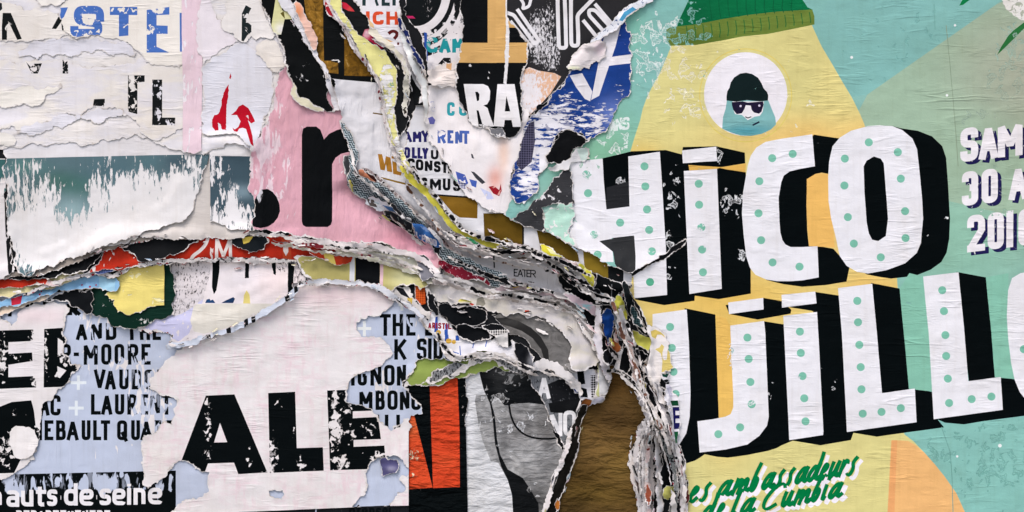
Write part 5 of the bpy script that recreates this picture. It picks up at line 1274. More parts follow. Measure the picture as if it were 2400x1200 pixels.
sheet('torn_poster', "white poster with black concentric arcs at the top", "poster",
      "938,-205! 1100,-205! 1100,160 1092,200 1000,200 1000,120 985,78 972,66 966,58 955,40 946,20", '#e6dfe0', curl=4, ew=6, soft=14, amp=.08, wear=0,
      prints=[Pr('print_panel', [disc(975, -18, 62, 80, 40)], '#15181a', wear=[.15, (1005, 20, 20, 40, .40)], tex=dict(wear='grunge'), label="black printed disc"), Pr('print_ring', [disc(975, -20, 92, 112, 48)], '#17191b', holes=[disc(975, -20, 82, 100, 48)], wear=[.3, (1000, 90, 40, 20, .5)]), Pr('print_ring', [disc(975, -20, 110, 134, 48)], '#17191b', holes=[disc(975, -20, 100, 122, 48)], wear=[.30, (1030, 100, 30, 30, .5), (1060, 60, 20, 20, .6)]), Pr('print_ring', [disc(975, -20, 128, 156, 48)], '#17191b', holes=[disc(975, -20, 118, 144, 48)], wear=[.34, (1060, 80, 50, 50, .7)]),
              Pr('print_panel', "1062,-20! 1086,-20! 1084,30 1066,26", '#17191b', wear=.3), Pr('print_bar', "994,76! 1001,78! 1004,180! 997,178!", '#2d4f9f', wear=.25),
              Pr('print_panel', "1026,152 1040,136 1056,136 1058,158 1036,156", '#17191b', wear=.3), Pr('print_spot', "952,38 968,38 974,44 956,44", '#c42a62'), Pr('print_spot', "952,62 972,66 980,70 956,68", '#d04a86')]
      + letters(word("CAM", [(1000, 1026), (1030, 1056), (1060, 1086)], 88, 124, 9), '#27949a', wear=[.15, (1010, 98, 16, 16, .6), (1045, 90, 10, 10, .5)], worn='#e6dfe0'))
sheet('torn_poster', "dark charcoal poster with white outlined letter K at the top", "poster",
      "1170,-205! 1560,-205! 1520,-10 1500,12 1462,40 1450,62 1430,64 1405,80 1380,112 1352,145 1330,180 1300,215 1275,245 1250,268 1228,280 1215,280 1180,200", '#2c2b2d', curl=3, ew=4, soft=16, wear=.04, wears=[(1262, 90, 40, 90, .58), (1296, 130, 24, 60, .54), (1290, 40, 16, 40, .5)], worn='#d9d5d8', mk=dict(wear='grunge', crease='v', crumple=.7),
      prints=[Pr('print_panel', "1222,168 1240,158 1262,166 1300,172 1315,180 1290,220 1262,250 1240,272 1220,290 1216,230", '#e2b494', wear=[.45, (1240, 220, 30, 50, .7)], worn='#e9e2e4', tex=dict(wear='grunge'))]
      + letters([('K', stroke(fillet(pts_of("1306,-30 1308,60 1310,113 1327,113 1325,40 1322,-30"), 8), 9)), ('K', stroke(fillet(pts_of("1338,-30 1338,60 1339,108 1355,108 1355,80 1353,36 1392,-4"), 8), 9)), ('K', stroke(fillet(pts_of("1402,92 1368,50"), 3), 8.5, (3, 3))), ('K', stroke(fillet(pts_of("1418,78 1380,36 1380,24 1394,24 1434,68"), 8), 8.5)), ('K', stroke(pts_of("1396,12 1438,62"), 8.5, (3, 3))), ('R', stroke(fillet(pts_of("1186,30 1204,36 1253,104 1263,96 1212,22"), 5), 8.5)), ('R', stroke(pts_of("1196,50 1246,112"), 8)), ('R', stroke(fillet(pts_of("1215,-10 1228,10 1224,22 1240,16 1246,-8"), 6), 7))], '#e6e2e4', wear=.05, worn='#4a494b'))
sheet('torn_poster', "bulging white torn mass with teal and blue letter remains under the RA poster", "poster",
      "1002,200 1030,196 1070,190 1100,200 1240,260 1240,300 1228,330 1218,355 1208,380 1200,410 1196,445 1205,466 1225,476 1245,486 1232,500 1215,512 1195,510 1172,500 1155,498 1135,484 1112,468 1092,458 1078,440 1062,418 1052,400 1042,378 1025,350 1008,332 1001,305 1000,270 1001,230", '#ece5e5', curl=6, clen=18, soft=26, ew=7, lifts=[(1110, 380, 60, 70, 9)], wave=1.6, mk=dict(crumple=1.2, crease='v'),
      shade=[(1180, 360, 14, 50, '#e9c4ae', .8), (1160, 420, 18, 30, '#e39a86', .8), (1050, 180, 40, 20, '#e6d9d0', .7)],
      prints=[Pr('print_panel', "1145,438 1158,436 1170,446 1174,430 1176,448 1170,460 1156,454", '#9c1f2a', wear=.3, worn='#e2a79c'), Pr('print_spot', "1104,361 1108,362 1112,373 1106,371", '#43434a'), Pr('print_spot', "1104,402 1112,404 1130,420 1138,428 1130,432 1115,418", '#3c3c42', wear=.1), Pr('print_panel', "1068,402 1090,410 1098,430 1085,440 1075,430", '#4a5fae', wear=.3), Pr('print_panel', "1100,420 1118,425 1116,440 1106,436", '#4a63b2', wear=.2), Pr('print_panel', "1125,440 1150,452 1158,466 1142,468", '#c9cdea', wear=.3), Pr('print_panel', "1075,418 1088,428 1092,444 1078,440", '#6a6a94', worn='#e2e0ea', tex=dict(pattern='halftone')), Pr('print_panel', "1048,404 1060,412 1074,426 1066,424", '#8fc9b4'), Pr('print_panel', "1004,278 1014,274 1021,282 1018,292 1008,292", '#6c6bb0', wear=.2), Pr('print_panel', "1010,240 1018,238 1020,262 1013,262", '#8d8fc6', wear=.5)]
      + letters(word("CU", [(1048, 1066), (1076, 1096)], 240, 272, 7), '#35a0ab', wear=[.2, (1085, 245, 20, 14, .6)], worn='#ece5e5') + letters(word("RENT", [(1026, 1045), (1049, 1063), (1067, 1084), (1084, 1100)], 305, 336, 7, .03), '#4a63a8', wear=[.12, (1034, 312, 14, 12, .6)], worn='#ece5e5'))
sheet('paper_scrap', "pinkish cream lump of torn paper under the teal letters at top", "paper scrap", "1003,165 1025,152 1052,148 1068,140 1078,150 1072,180 1070,200 1050,204 1025,202 1008,192", '#e4d9d3', curl=2, step=5, ew=5, soft=6, amp=.16, fold=.6, wear=.24, worn='#d9c4b8', mk=dict(crumple=2.0), prints=[Pr('print_panel', "1048,136! 1060,140! 1058,166! 1046,160!", '#d9a878', wear=.2)])
sheet('torn_poster', "black and tan poster with white letters R A", "poster",
      "1086,-205! 1190,-205! 1188,40 1200,58 1215,66 1224,78 1234,95 1240,103 1238,130 1234,150 1228,165 1220,180 1219,196 1225,215 1222,240 1226,262 1224,285 1218,305 1208,318 1196,326 1180,322 1165,322 1150,312 1135,300 1118,300 1108,298 1098,285 1094,268 1086,250 1076,230 1070,200 1071,178 1066,160 1076,140 1080,110 1081,75 1085,40", '#0f1113', curl=4, ew=6, soft=16, amp=.09, mk=dict(crumple=.8), wear=.03, wears=[(1146, 180, 3, 40, .5), (1100, 155, 6, 4, .9), (1140, 300, 50, 16, .34)], worn='#dad6d6',
      prints=[Pr('print_panel', "1143,-210! 1260,-210! 1260,101! 1188,101! 1188,60! 1187,101! 1260,101! 1260,148! 1060,148! 1060,101! 1086,101! 1143,101!", '#d3a768', wear=[.03, (1189, 110, 4, 60, .9)], worn='#e8e2e0', label="tan printed area"), Pr('print_panel', "1191,66! 1250,66! 1250,101! 1191,101!", '#101214'),
              Pr('print_panel', "1184,-200 1192,-200 1191,40 1194,80 1193,110 1192,140 1190,165 1187,198 1180,196 1182,170 1184,150 1183,120 1187,90 1185,40", '#e6e2e2', rag=.05, label="white torn line down the tan area"),
              Pr('letter', "1087,198! 1133,198! 1144,203 1149,214 1148,234 1142,245 1133,248 1143,254 1147,268 1158,297! 1132,297! 1122,260! 1117,259! 1122,297! 1102,297!", '#ebe7e8', holes=["1114,216! 1120,216 1124,222 1123,236 1118,238!"]), Pr('letter', "1166,198! 1206,198! 1222,298! 1202,298! 1199,282! 1183,282! 1181,298! 1157,296!", '#ebe7e8', holes=["1187,226! 1196,262! 1183,262!"], wear=[.03, (1188, 270, 6, 30, .3)], worn='#8c8a8c')])
sheet('paper_scrap', "grey folded shred under the letter A of the tan poster", "paper scrap", "1136,298 1160,302 1178,300 1185,312 1190,326 1170,324 1152,316", '#6e6e73', step=5, wear=.4, worn='#dcd8da', curl=3)

for lab, path, w in (  # thin black strips added to paint the shadow gaps between torn layers
    ("black strip standing for shade along the upper rim of the bright yellow ribbon", "948,378 972,408 1000,436 1024,462 1048,494 1070,524 1096,545 1130,558 1180,570 1230,580 1280,596", [3, 7, 6, 8, 6, 9, 7, 9, 8, 8, 4]),
    ("black sliver standing for shade under the bright yellow ribbon on its right half", "1110,574 1150,588 1190,592 1222,584 1255,596 1300,606 1345,626 1385,650", [3, 8, 10, 7, 11, 9, 11, 4]),
    ("black strip standing for the shadow gap above the herringbone tip", "1050,600 1085,618 1120,634 1160,652 1200,664 1240,674 1290,688", [3, 7, 10, 12, 10, 8, 3]),
    ("black strip standing for shade between the plum ledge and the grey white poster", "1240,600 1280,612 1310,630 1330,652 1350,672 1385,690", [3, 8, 10, 10, 8, 3]),
    ("thin black sliver standing for shade over the mauve ledge", "1180,672 1220,664 1250,674 1285,682 1320,692", [3, 5, 7, 6, 3]),
    ("black sliver standing for shade between the red strip and the pink poster", "700,566 740,572 790,580 840,582 880,588 920,596", [3, 6, 8, 7, 6, 3])):
    ribbon(lab, path, w, '#0c0d10', ew=3, curl=2, lift=2.2, wear=.1, worn='#6b6464', mk=dict(wear='scrape'))

# ================================================================== right: the big illustrated poster
LW = '#e8e6ea'
DOT = '#7cbda6'
SH = '#04090b'
BZ = '#84b9b1'
blk, lts = [], []
def shadow(p, **kw):
    kw.setdefault('worn', '#dfe0e2')
    blk.append(Pr('letter_shadow', p, SH, **kw))
wH = [.0, (1575, 470, 30, 70, .36), (1575, 560, 24, 40, .44), (1570, 640, 30, 40, .34), (1590, 400, 20, 30, .40), (1450, 430, 30, 50, .30)]
shadow("1405,373! 1480,355! 1560,352! 1604,364! 1604,380 1740,402 1747,404! 1758,540! 1759,688! 1684,701! 1628,693! 1627,705! 1556,715! 1488,702! 1484,640! 1470,700! 1436,560! 1433,555! 1476,490! 1421,492!", wear=wH + [(1735, 480, 14, 50, .44), (1740, 590, 20, 30, .38), (1700, 480, 20, 50, .44)])
shadow("1597,362! 1600,345! 1678,343! 1745,358! 1746,383! 1684,393! 1612,387!", wear=[0, (1690, 365, 20, 30, .42)])
shadow("1820,400 1907,316! 1967,325! 1990,330 1942,408 1925,405 1910,408 1898,420 1890,445 1889,480 1891,540 1895,577! 1828,590")
shadow("1840,570! 1914,576! 1952,583! 1990,625 1983,660! 1935,668 1880,672 1835,666 1795,656 1750,600")
shadow("2095,297 2110,301 2150,307 2183,320 2207,343 2216,370 2221,440 2225,513 2223,560 2217,592 2205,614 2180,632 2150,644 2130,648 2087,653 2060,649 2030,643 2010,630 2018,540 2015,440 2020,380 2040,340", wear=[0, (2180, 548, 12, 8, .34), (2218, 510, 5, 10, .36)])
shadow("1604,722! 1676,737! 1684,979! 1700,985 1800,960 1850,1000 1852,1028! 1836,1040 1821,1049 1800,1056 1750,1066 1705,1072 1680,1070 1651,1064! 1640,1072 1628,1079 1606,1086! 1580,1062 1590,1020 1610,960", wear=[0, (1805, 900, 12, 40, .44), (1825, 860, 8, 20, .2)])
shadow("1785,752! 1836,760! 1850,780! 1860,1031! 1800,1056! 1700,1060! 1719,951! 1770,900", wear=[0, (1805, 905, 12, 40, .46)])
shadow("1700,715! 1789,698! 1833,706! 1854,726! 1852,735! 1775,749! 1709,736!")
shadow("1850,720! 1910,684! 1975,694! 1975,740! 1915,733! 1900,728!")
shadow("1905,730! 1975,740! 1990,800! 2000,1012! 1993,1031! 1922,1043! 1850,1031! 1900,1020!", wear=[0, (1955, 905, 10, 20, .44), (1922, 870, 8, 12, .4), (1958, 870, 4, 8, .3)])
shadow("2040,663! 2107,676! 2117,780! 2129,911! 2143,910! 2188,919! 2190,975! 2211,1001! 2117,1014! 2054,1023! 1993,1013! 1980,1000! 2060,925!", wear=[0, (2080, 890, 6, 20, .3)])
shadow("2240,637! 2309,650! 2322,780! 2330,884! 2344,883! 2378,889! 2400,930! 2500,925! 2500,960! 2400,974! 2300,987! 2257,994! 2213,990! 2180,975! 2270,900!")
def L_(p, **kw):
    lts.append(Pr('letter', p, LW, **kw))
L_("1335,380! 1412,372! 1415,427! 1421,491! 1475,484! 1472,367! 1546,356! 1552,443! 1556,513! 1560,580! 1563,691! 1486,699! 1484,640! 1485,552! 1433,558! 1437,614! 1300,614! 1330,480! 1342,450!")
L_("1602,401! 1680,396! 1691,677! 1615,689!", wear=[0, (1645, 560, 20, 20, .18)])
L_("1598,353! 1678,344! 1680,378! 1640,380! 1600,383!")
L_("1752,387 1759,365 1772,346 1793,333 1833,325 1870,320 1903,315! 1909,390! 1875,396 1850,402 1836,412 1830,428 1824,464 1826,520 1828,545 1833,563 1840,573 1852,579 1880,579 1915,577! 1918,650! 1880,657 1852,659 1820,659 1795,655 1770,644 1757,628 1748,600 1742,550 1738,500 1741,450")
L_("1940,413 1942,380 1950,343 1967,323 1993,307 2033,296 2060,294 2090,296 2113,305 2137,325 2148,350 2155,413 2160,470 2162,513 2157,570 2147,593 2120,617 2077,633 2033,641 2007,637 1983,623 1967,600 1957,553 1947,513 1941,473", holes=["2023,390 2030,377 2047,367 2063,372 2070,383 2073,423 2077,470 2080,513 2075,553 2057,565 2043,562 2035,547 2030,520 2025,450"])
L_("1529,736! 1609,725! 1614,801! 1618,920! 1616,976 1608,1015 1592,1041 1570,1055 1540,1060! 1530,900!")
L_("1711,763! 1790,752! 1793,780! 1800,950 1801,976 1797,997 1779,1021 1751,1041 1700,1053 1639,1060! 1634,987! 1670,982 1700,976 1712,970 1718,955 1718,930 1714,840!")
L_("1706,709! 1788,698! 1789,725! 1708,736!"); L_("1831,691! 1910,683! 1913,711! 1832,721!")
L_("1835,740! 1914,731! 1917,780! 1929,1011! 1928,1019! 1849,1031! 1837,780!")
L_("1963,675! 2043,665! 2054,780! 2066,921! 2143,910! 2147,989! 1984,1012! 1972,780!")
L_("2162,648! 2245,638! 2259,780! 2268,893! 2344,883! 2349,960! 2187,982! 2175,780!")
L_("2430,634 2390,640 2370,652 2361,680 2358,740 2362,800 2368,848 2376,888 2388,918 2405,940 2430,955")
dots = []
for x, y in ((1374, 409), (1378, 453), (1392, 550), (1400, 597), (1453, 522), (1510, 390), (1512, 437), (1516, 491), (1521, 539), (1527, 589), (1523, 661), (1637, 431), (1638, 480), (1643, 533), (1645, 585), (1647, 638),
             (1809, 371), (1857, 361), (1779, 425), (1777, 500), (1783, 563), (1810, 615), (1873, 625), (2035, 334), (2103, 357), (1979, 372), (1978, 435), (1986, 509), (2000, 571), (2063, 603), (2121, 558), (2120, 495), (2110, 419),
             (1570, 766), (1574, 815), (1578, 871), (1583, 923), (1751, 791), (1754, 841), (1758, 895), (1761, 947), (1734, 1001), (1683, 1017), (1874, 777), (1876, 827), (1880, 881), (1884, 933), (1887, 987),
             (2008, 705), (2010, 755), (2013, 808), (2016, 860), (2018, 912), (2021, 969), (2065, 965), (2110, 956), (2207, 680), (2211, 729), (2214, 785), (2216, 834), (2220, 887), (2223, 944), (2276, 935), (2322, 929), (2398, 818)):
    w = .5 if (x, y) in ((1374, 409), (1643, 533), (1761, 947), (1392, 550)) else .3 if (x, y) in ((1645, 585), (1880, 881), (1400, 597), (1527, 589)) else 0
    dots.append(Pr('dot', [disc(x, y, 9.5, n=16)], '#58ab8a' if (x, y) == (1523, 661) else DOT, wear=w, worn=LW))

txt = []
def two(s, xs, yt, yb, w, sl):
    ws = word(s, xs, yt, yb, w, sl, wv=w * 1.12)
    for ch, polys in ws:
        txt.append(Pr('letter_shadow', [[(x + 9, y + 7) for x, y in p] for p in polys], '#1f1d4d', holes='raw', wear=[.30, (2340, 480, 200, 200, .28)], worn='#d8dcd8', tex=dict(wear='scrape')))
    for ch, polys in ws:
        txt.append(Pr('numeral' if ch.isdigit() else 'letter', polys, '#ece7ea', holes='raw'))
two("SAM", [(2248, 2292), (2292, 2338), (2336, 2396)], 302, 381, 17, -.12)
two("30", [(2252, 2292), (2298, 2338)], 404, 484, 16, -.12)
two("A", [(2362, 2408)], 393, 470, 15, -.12)
two("2016", [(2264, 2308), (2312, 2352), (2356, 2374), (2384, 2424)], 506, 592, 16, -.12)
ans = letters(word("ANS", [(1426, 1444), (1442, 1458), (1458, 1475)], 279, 309, 6, -.1), '#dfe8e4', wear=.3, worn='#9cc6b2')
scr = []
for s, xs, xr, yr, xh in (("esambassadeurs", [(1612, 1636), (1640, 1660), (1678, 1712), (1714, 1752), (1754, 1776), (1782, 1812), (1814, 1832), (1838, 1856), (1860, 1890), (1888, 1918), (1918, 1938), (1938, 1966), (1964, 1984), (1984, 2004)], 1612, 1178, 38), ("delaCumbia", [(1640, 1672), (1676, 1694), (1712, 1730), (1732, 1766), (1780, 1826), (1828, 1856), (1858, 1896), (1898, 1922), (1924, 1936), (1938, 1970)], 1640, 1222, 36)):
    ws = brush(s, xs, xr, yr, -.175, xh, 8.6)
    scr += [Pr('letter_shadow', [[(x + 9, y + 8) for x, y in p] for p in polys], '#efeaf0', holes='raw') for ch, polys in ws]
    scr += letters(ws, '#00773f')
marks = [(1450, 45), (1455, 60), (1500, 70), (1520, 120), (1500, 140), (1560, 60), (1640, 30), (1635, 75)]
sheet('torn_poster', "large green and yellow poster with white dotted marquee letters and a knit capped pear shape", "poster",
      "1590,-205! 2605,-205! 2605,1405! 1612,1405! 1606,1200 1612,1140 1604,1080 1592,1040 1584,1000 1572,960 1560,900 1545,850 1535,800 1522,770 1512,745 1500,720 1484,700 1476,680 1476,660 1480,646 1492,641 1512,628 1536,614 1560,603 1586,584 1606,568 1611,560 1604,562 1586,572 1573,582 1560,594 1545,602 1528,614 1512,622 1496,632 1482,640 1468,639 1450,630 1432,622 1420,616 1405,604 1390,596 1366,587 1345,580 1330,572 1316,562 1300,552 1286,546 1262,540 1240,532 1215,524 1198,516 1180,500 1200,470 1240,440 1290,380 1320,345 1360,320 1400,290 1420,240 1440,150 1450,60 1480,28 1520,5 1545,-30",
      BZ, curl=3, ew=5, soft=26, amp=.07, wear=.03,
      wears=[(1510, 110, 60, 90, .50), (1590, 80, 80, 40, .50), (1630, 50, 26, 60, .46), (1570, 160, 100, 50, .46), (1620, 240, 90, 70, .40), (1850, 250, 120, 120, .2), (1440, 330, 60, 50, .44), (1380, 400, 60, 30, .3), (2370, 110, 40, 80, .50), (2360, 200, 60, 60, .46), (2290, 270, 50, 20, .44), (2320, 390, 60, 12, .42), (2340, 500, 60, 14, .42), (1600, 950, 8, 40, .2), (1320, 510, 60, 40, .3), (2200, 760, 20, 60, .1), (1710, 860, 14, 50, .44), (1790, 690, 40, 10, .24)], worn='#e2ecE8',
      mk=dict(wear='ring', crease='h', crumple=1.25), wave=1.3,
      lifts=[(1480, 615, 70, 22, 6)],
      zfun=lambda x, y, d: 8.0 * np.exp(-d / 26) * (y < np.interp(x, [1180, 1300, 1430, 1480, 1560, 1611, 1700], [700, 700, 700, 643, 598, 561, 500])) * np.clip((x - 1260) / 160, 0, 1) * np.clip((1606 - x) / 90, 0, 1) * (y > 480),
      shade=[(2450, 300, 330, 300, '#a4ab94', .9), (2150, 250, 150, 130, '#a3b7a0', .0), (1420, 380, 140, 140, '#86bd9c', .9), (2250, 560, 200, 160, '#90bfa6', .8), (1300, 500, 60, 60, '#b3d6c8', .8), (1480, 60, 40, 90, '#7fc0a8', .6)],
      prints=[Pr('print_panel', "2605,-205! 2605,-100! 2336,10! 2032,222! 1990,300! 2000,420! 2605,560!", '#9fb9a0', wear=None, shade=[(2420, 170, 190, 170, '#a5a793', .9), (2250, 330, 120, 80, '#9fb99f', .6)], label="sage green wedge"),
              Pr('print_panel', "1580,90 1900,55 1925,110 1950,152 1975,195 1995,228 2012,262 2024,290 2032,315 2060,500 2100,640 2106,720 2106,990 2118,1015! 2118,1017 2140,1034 2165,1060 2190,1088 2214,1118 2240,1155 2265,1210 2300,1300! 1500,1300! 1560,1040! 1480,720! 1470,640! 1473,380 1477,355 1486,325 1500,282 1506,255 1516,228 1528,204 1546,172 1562,135", '#dad08b', worn='#ece6cc',
                 shade=[(1950, 330, 260, 60, '#ecbe6c', .8), (1500, 370, 60, 40, '#e6bd5c', .6), (1930, 480, 120, 120, '#ecb968', 1.0), (1700, 700, 260, 100, '#e5bc60', .9), (1700, 900, 60, 150, '#e6bb5f', .9), (2040, 680, 90, 60, '#e8be68', .9), (1960, 200, 50, 120, '#e9d98f', .6)], label="yellow pear shaped figure"),
              Pr('print_panel', "2090,1031! 2116,1032 2128,1033 2144,1042 2165,1060 2190,1088 2214,1118 2240,1155 2265,1210 2300,1300! 2072,1300! 2080,1200!", '#edb878', label="orange side of the figure"), Pr('print_bar', "2088,1032! 2102,1031! 2098,1120 2092,1300! 2074,1300! 2080,1180!", '#e9a76c', wear=0),
              Pr('print_panel', "1585,70 1590,50 1602,25 1614,0 1640,-60 1850,-60 1880,0 1892,18! 1905,24 1760,45 1640,60", '#0b6a40', shade=[(1800, 0, 90, 30, '#0a7a48', .6), (1640, 30, 30, 40, '#0b5c3a', .5)], label="green knit cap"),
              Pr('print_panel', "1561,70 1572,64 1630,58 1690,46 1750,36 1820,28 1903,23 1908,40 1908,58 1870,66 1800,80 1740,86 1690,96 1630,106 1569,108 1562,92", '#6d8238', shade=[(1640, 95, 90, 16, '#556b2a', .8)], label="olive turned up brim of the cap")]
             + [Pr('print_line', [stroke([(1608 + k * 19.2, 62 - k * 2.2), (1611 + k * 19.2, 84 - k * 2.4), (1608 + k * 19.4, 101 - k * 3.1)], 2.2)[0]], '#2f6b34', wear=0) for k in range(16)]
             + [Pr('print_line', [stroke([(1660 + k * 22, -20), (1664 + k * 21, 20), (1668 + k * 21, 46 - k * 2)], 2.0)[0]], '#0a5c38', wear=0) for k in range(10)]
             + [Pr('print_ring', [disc(1747, 224, 109, 110, 60)], '#ddc96c', holes=[disc(1747, 224, 106.5, 107.5, 60)], wear=.2),
                Pr('print_panel', [disc(1747, 221, 97.5, 98, 60)], '#ebe6ea', wear=0, label="round white eye of the figure"),
                Pr('print_panel', "1703,235 1800,236 1808,256 1816,275 1818,292 1806,304 1785,314 1760,319 1735,318 1710,310 1692,302 1694,275 1700,255", '#7fb3b2', wear=[.1, (1750, 310, 60, 20, .3)], worn='#4f97a3', tex=dict(wear='grunge'), shade=[(1750, 308, 60, 14, '#4f9aa6', .9)], label="teal beard of the little hooded head"),
                Pr('print_panel', "1716,238 1790,238 1787,262 1780,272 1768,274 1752,282 1738,270 1722,268 1717,255", '#e9e4e8', wear=0),
                Pr('print_panel', "1702,236 1702,226 1704,214 1709,206 1712,194 1720,182 1734,173 1748,171 1762,174 1776,183 1784,196 1789,208 1797,216 1800,224 1799,236 1780,238 1750,235 1725,239", '#122021', wear=[0, (1765, 210, 14, 10, .4)], tex=dict(wear='scrape'), label="dark cap of the little head"),
                Pr('print_panel', "1714,240 1740,238 1752,241 1788,238 1789,246 1784,262 1778,267 1766,264 1761,258 1759,248 1747,247 1744,256 1738,266 1726,268 1718,258 1715,248", '#211b33', wear=0, label="dark sunglasses"),
                Pr('print_spot', [disc(1735, 249, 2.6), disc(1779, 248, 2.6)], '#d9cfe4', wear=0), Pr('print_line', stroke([(1746, 274), (1752, 277), (1760, 274)], 2.5), '#16202a', holes='raw'), Pr('print_line', stroke([(1763, 294), (1779, 286)], 4), '#1c2038', holes='raw')]
             + [Pr('print_panel', "2120,1010! 2260,990! 2605,960! 2605,1300! 2300,1300! 2265,1210 2240,1155 2214,1118 2190,1088 2165,1060 2140,1034", '#87bdb2', wear=[.06, (2330, 1080, 110, 110, .42), (2200, 1060, 60, 60, .36)], worn='#74aba0', label="teal ground with ghost outlines showing through"), Pr('print_panel', "1975,-60! 2605,-205! 2340,6! 2032,222! 1995,228! 1950,152! 1910,60!", '#84b8b1', wear=[.05, (2120, 60, 120, 80, .3), (2100, 180, 50, 60, .3)], worn='#7cb3ac', label="teal ground right of the cap")]
             + blk
             + [Pr('print_panel', "1613,387! 1690,392! 1680,396! 1615,400!", '#e2b35c', wear=.2), Pr('print_panel', "1684,393! 1748,383! 1746,404! 1700,397!", '#e2b35c'), Pr('print_panel', "1677,740! 1700,745! 1711,763! 1716,850! 1718,950 1712,971! 1684,979!", '#e7bb62', wear=[0, (1712, 835, 12, 40, .5)], worn='#e6e0dc', tex=dict(wear='scrape')),
                Pr('print_panel', "1890,420 1910,408 1942,408! 1942,470 1952,545 1956,580! 1895,577! 1890,500", '#eab865'), Pr('print_panel', "2107,676! 2130,640! 2162,648! 2175,780! 2183,917! 2129,911! 2117,780!", '#86bfa8', wear=.1), Pr('print_panel', "2309,650! 2362,640! 2360,740! 2376,888! 2330,884! 2322,780!", '#86bfa8', wear=.1)]
             + lts + dots + txt + ans + scr
             + [Pr('print_line', [stroke([(2216, 60), (2224, 140), (2232, 230), (2240, 330), (2244, 390)], 1.8)[0]], '#8b9c86', wear=0), Pr('print_line', [stroke([(2205, 1000), (2226, 1060), (2230, 1120), (2234, 1260)], 1.8)[0]], '#6fa197', wear=0), Pr('print_line', [stroke([(2188, 10), (2190, 70)], 3)[0]], '#7aaea6', wear=0)]
             + [Pr('print_spot', [disc(1995, 135, 3.4, n=10), disc(2237, 60, 3, n=10), disc(2218, 224, 3, n=10), disc(2342, 1044, 4.4, n=10), disc(2242, 1069, 2.8, n=10), disc(2219, 511, 2.8, n=8)], '#eef0ee'),
                Pr('palm_leaf', "2247,14 2252,4 2268,-20 2290,-20 2272,0 2256,12", '#0f7a44'), Pr('palm_leaf', "2335,130 2345,110 2362,84 2374,72 2392,58 2430,30 2430,60 2398,68 2378,88 2358,108", '#2a6c38', wear=[0, (2385, 80, 20, 14, .4)]), Pr('palm_leaf', "2342,-20 2348,8 2356,22 2372,36 2392,48 2430,54 2430,-60", '#e4e0da', rag=.12, wear=.42, worn='#a9ad9c', tex=dict(wear='flake'), label="white rubbed patch at the palm leaf"),
                Pr('print_panel', "1404,565 1432,560! 1486,553! 1489,600 1488,640 1470,645 1450,634 1440,618 1436,590", '#2b2c2e', wear=[.1, (1460, 600, 30, 40, .3)], worn='#8b8b8d', tex=dict(wear='grunge', gloss=.2))]
             + [Pr('print_panel', "1421,440 1473,425! 1475,484! 1421,491!", '#26272a', wear=[.2, (1450, 470, 30, 30, .3)], worn='#77777a', tex=dict(wear='grunge'))])

sheet('paper_scrap', "dark grey streaked scrap left of the white H with small white marks", "paper scrap",
      "1196,512 1215,500 1235,488 1255,470 1275,452 1290,430 1296,415 1318,400 1334,392 1340,420 1343,450 1344,478 1320,485 1290,482 1272,488 1275,500 1278,522 1280,545 1262,540 1240,532 1218,524", '#3a3a3d', wear=.22, wears=[(1270, 465, 30, 12, .46), (1300, 455, 20, 20, .42), (1235, 495, 24, 8, .4), (1320, 455, 14, 14, .4)], worn='#e3dfe2', mk=dict(wear='flake', crease='h', crumple=1.5), ew=4, step=7, curl=3)
sheet('paper_scrap', "mint washed scrap curling off at the foot of the left stem of the H", "paper scrap", "1272,500 1290,485 1310,478 1344,474 1348,500 1335,530 1345,560 1352,582 1330,572 1312,560 1296,550 1280,544 1274,525", '#b5dccb', wear=.34, worn='#e8e6e4', mk=dict(wear='flake'), ew=5, step=7, curl=4)
sheet('torn_poster', "blue poster with a big white V band, shredded into white streaks", "poster",
      "1236,285 1255,268 1275,252 1292,225 1312,205 1330,182 1342,165 1358,142 1378,112 1402,84 1425,66 1442,60 1456,50 1465,42 1470,70 1474,100 1476,140 1478,172 1476,200 1472,225 1455,236 1446,248 1438,270 1432,288 1426,302 1417,313 1400,318 1390,326 1372,330 1366,318 1350,310 1332,304 1316,308 1302,318 1296,340 1290,360 1286,384 1276,398 1262,412 1262,430 1258,448 1246,462 1235,470 1222,474 1208,474 1194,460 1196,430 1203,400 1212,370 1222,340 1228,310", '#1d3e84', curl=4, ew=6, soft=14, amp=.1,
      wear=.24, wears=[(1300, 285, 60, 50, .58), (1250, 340, 40, 60, .60), (1240, 420, 40, 60, .56), (1390, 290, 60, 34, .52), (1400, 260, 60, 20, .44), (1330, 240, 30, 30, .46), (1355, 255, 60, 20, .42), (1450, 215, 20, 16, .4), (1460, 105, 16, 6, .4)], worn='#e1dee4', mk=dict(wear='streakf', crease='h', crumple=1.6), step=7,
      shade=[(1440, 270, 40, 40, '#6e84c8', .8), (1455, 80, 30, 60, '#1f3b86', .6), (1300, 280, 40, 20, '#1c2f66', .7), (1250, 400, 30, 50, '#3d59a8', .6)],
      prints=[Pr('print_panel', "1420,64 1457,50! 1442,110! 1404,225! 1385,235! 1402,150!", '#e4e0e4', wear=.05, label="white right arm of the V"), Pr('print_panel', "1335,178! 1364,172! 1388,215! 1383,238! 1370,232! 1350,205!", '#e2dee3', wear=.1, label="white left arm of the V"), Pr('print_panel', "1427,135! 1480,128! 1480,149! 1426,155!", '#e6e1e5', wear=.05),
              Pr('print_panel', "1226,320 1240,290 1252,285 1254,330 1246,380 1222,400 1210,385", '#5b5870', wear=.2, worn='#2f2d40', tex=dict(pattern='halftone')), Pr('print_panel', "1264,350! 1290,345! 1286,384 1264,410!", '#e5e2e6', wear=.1)])
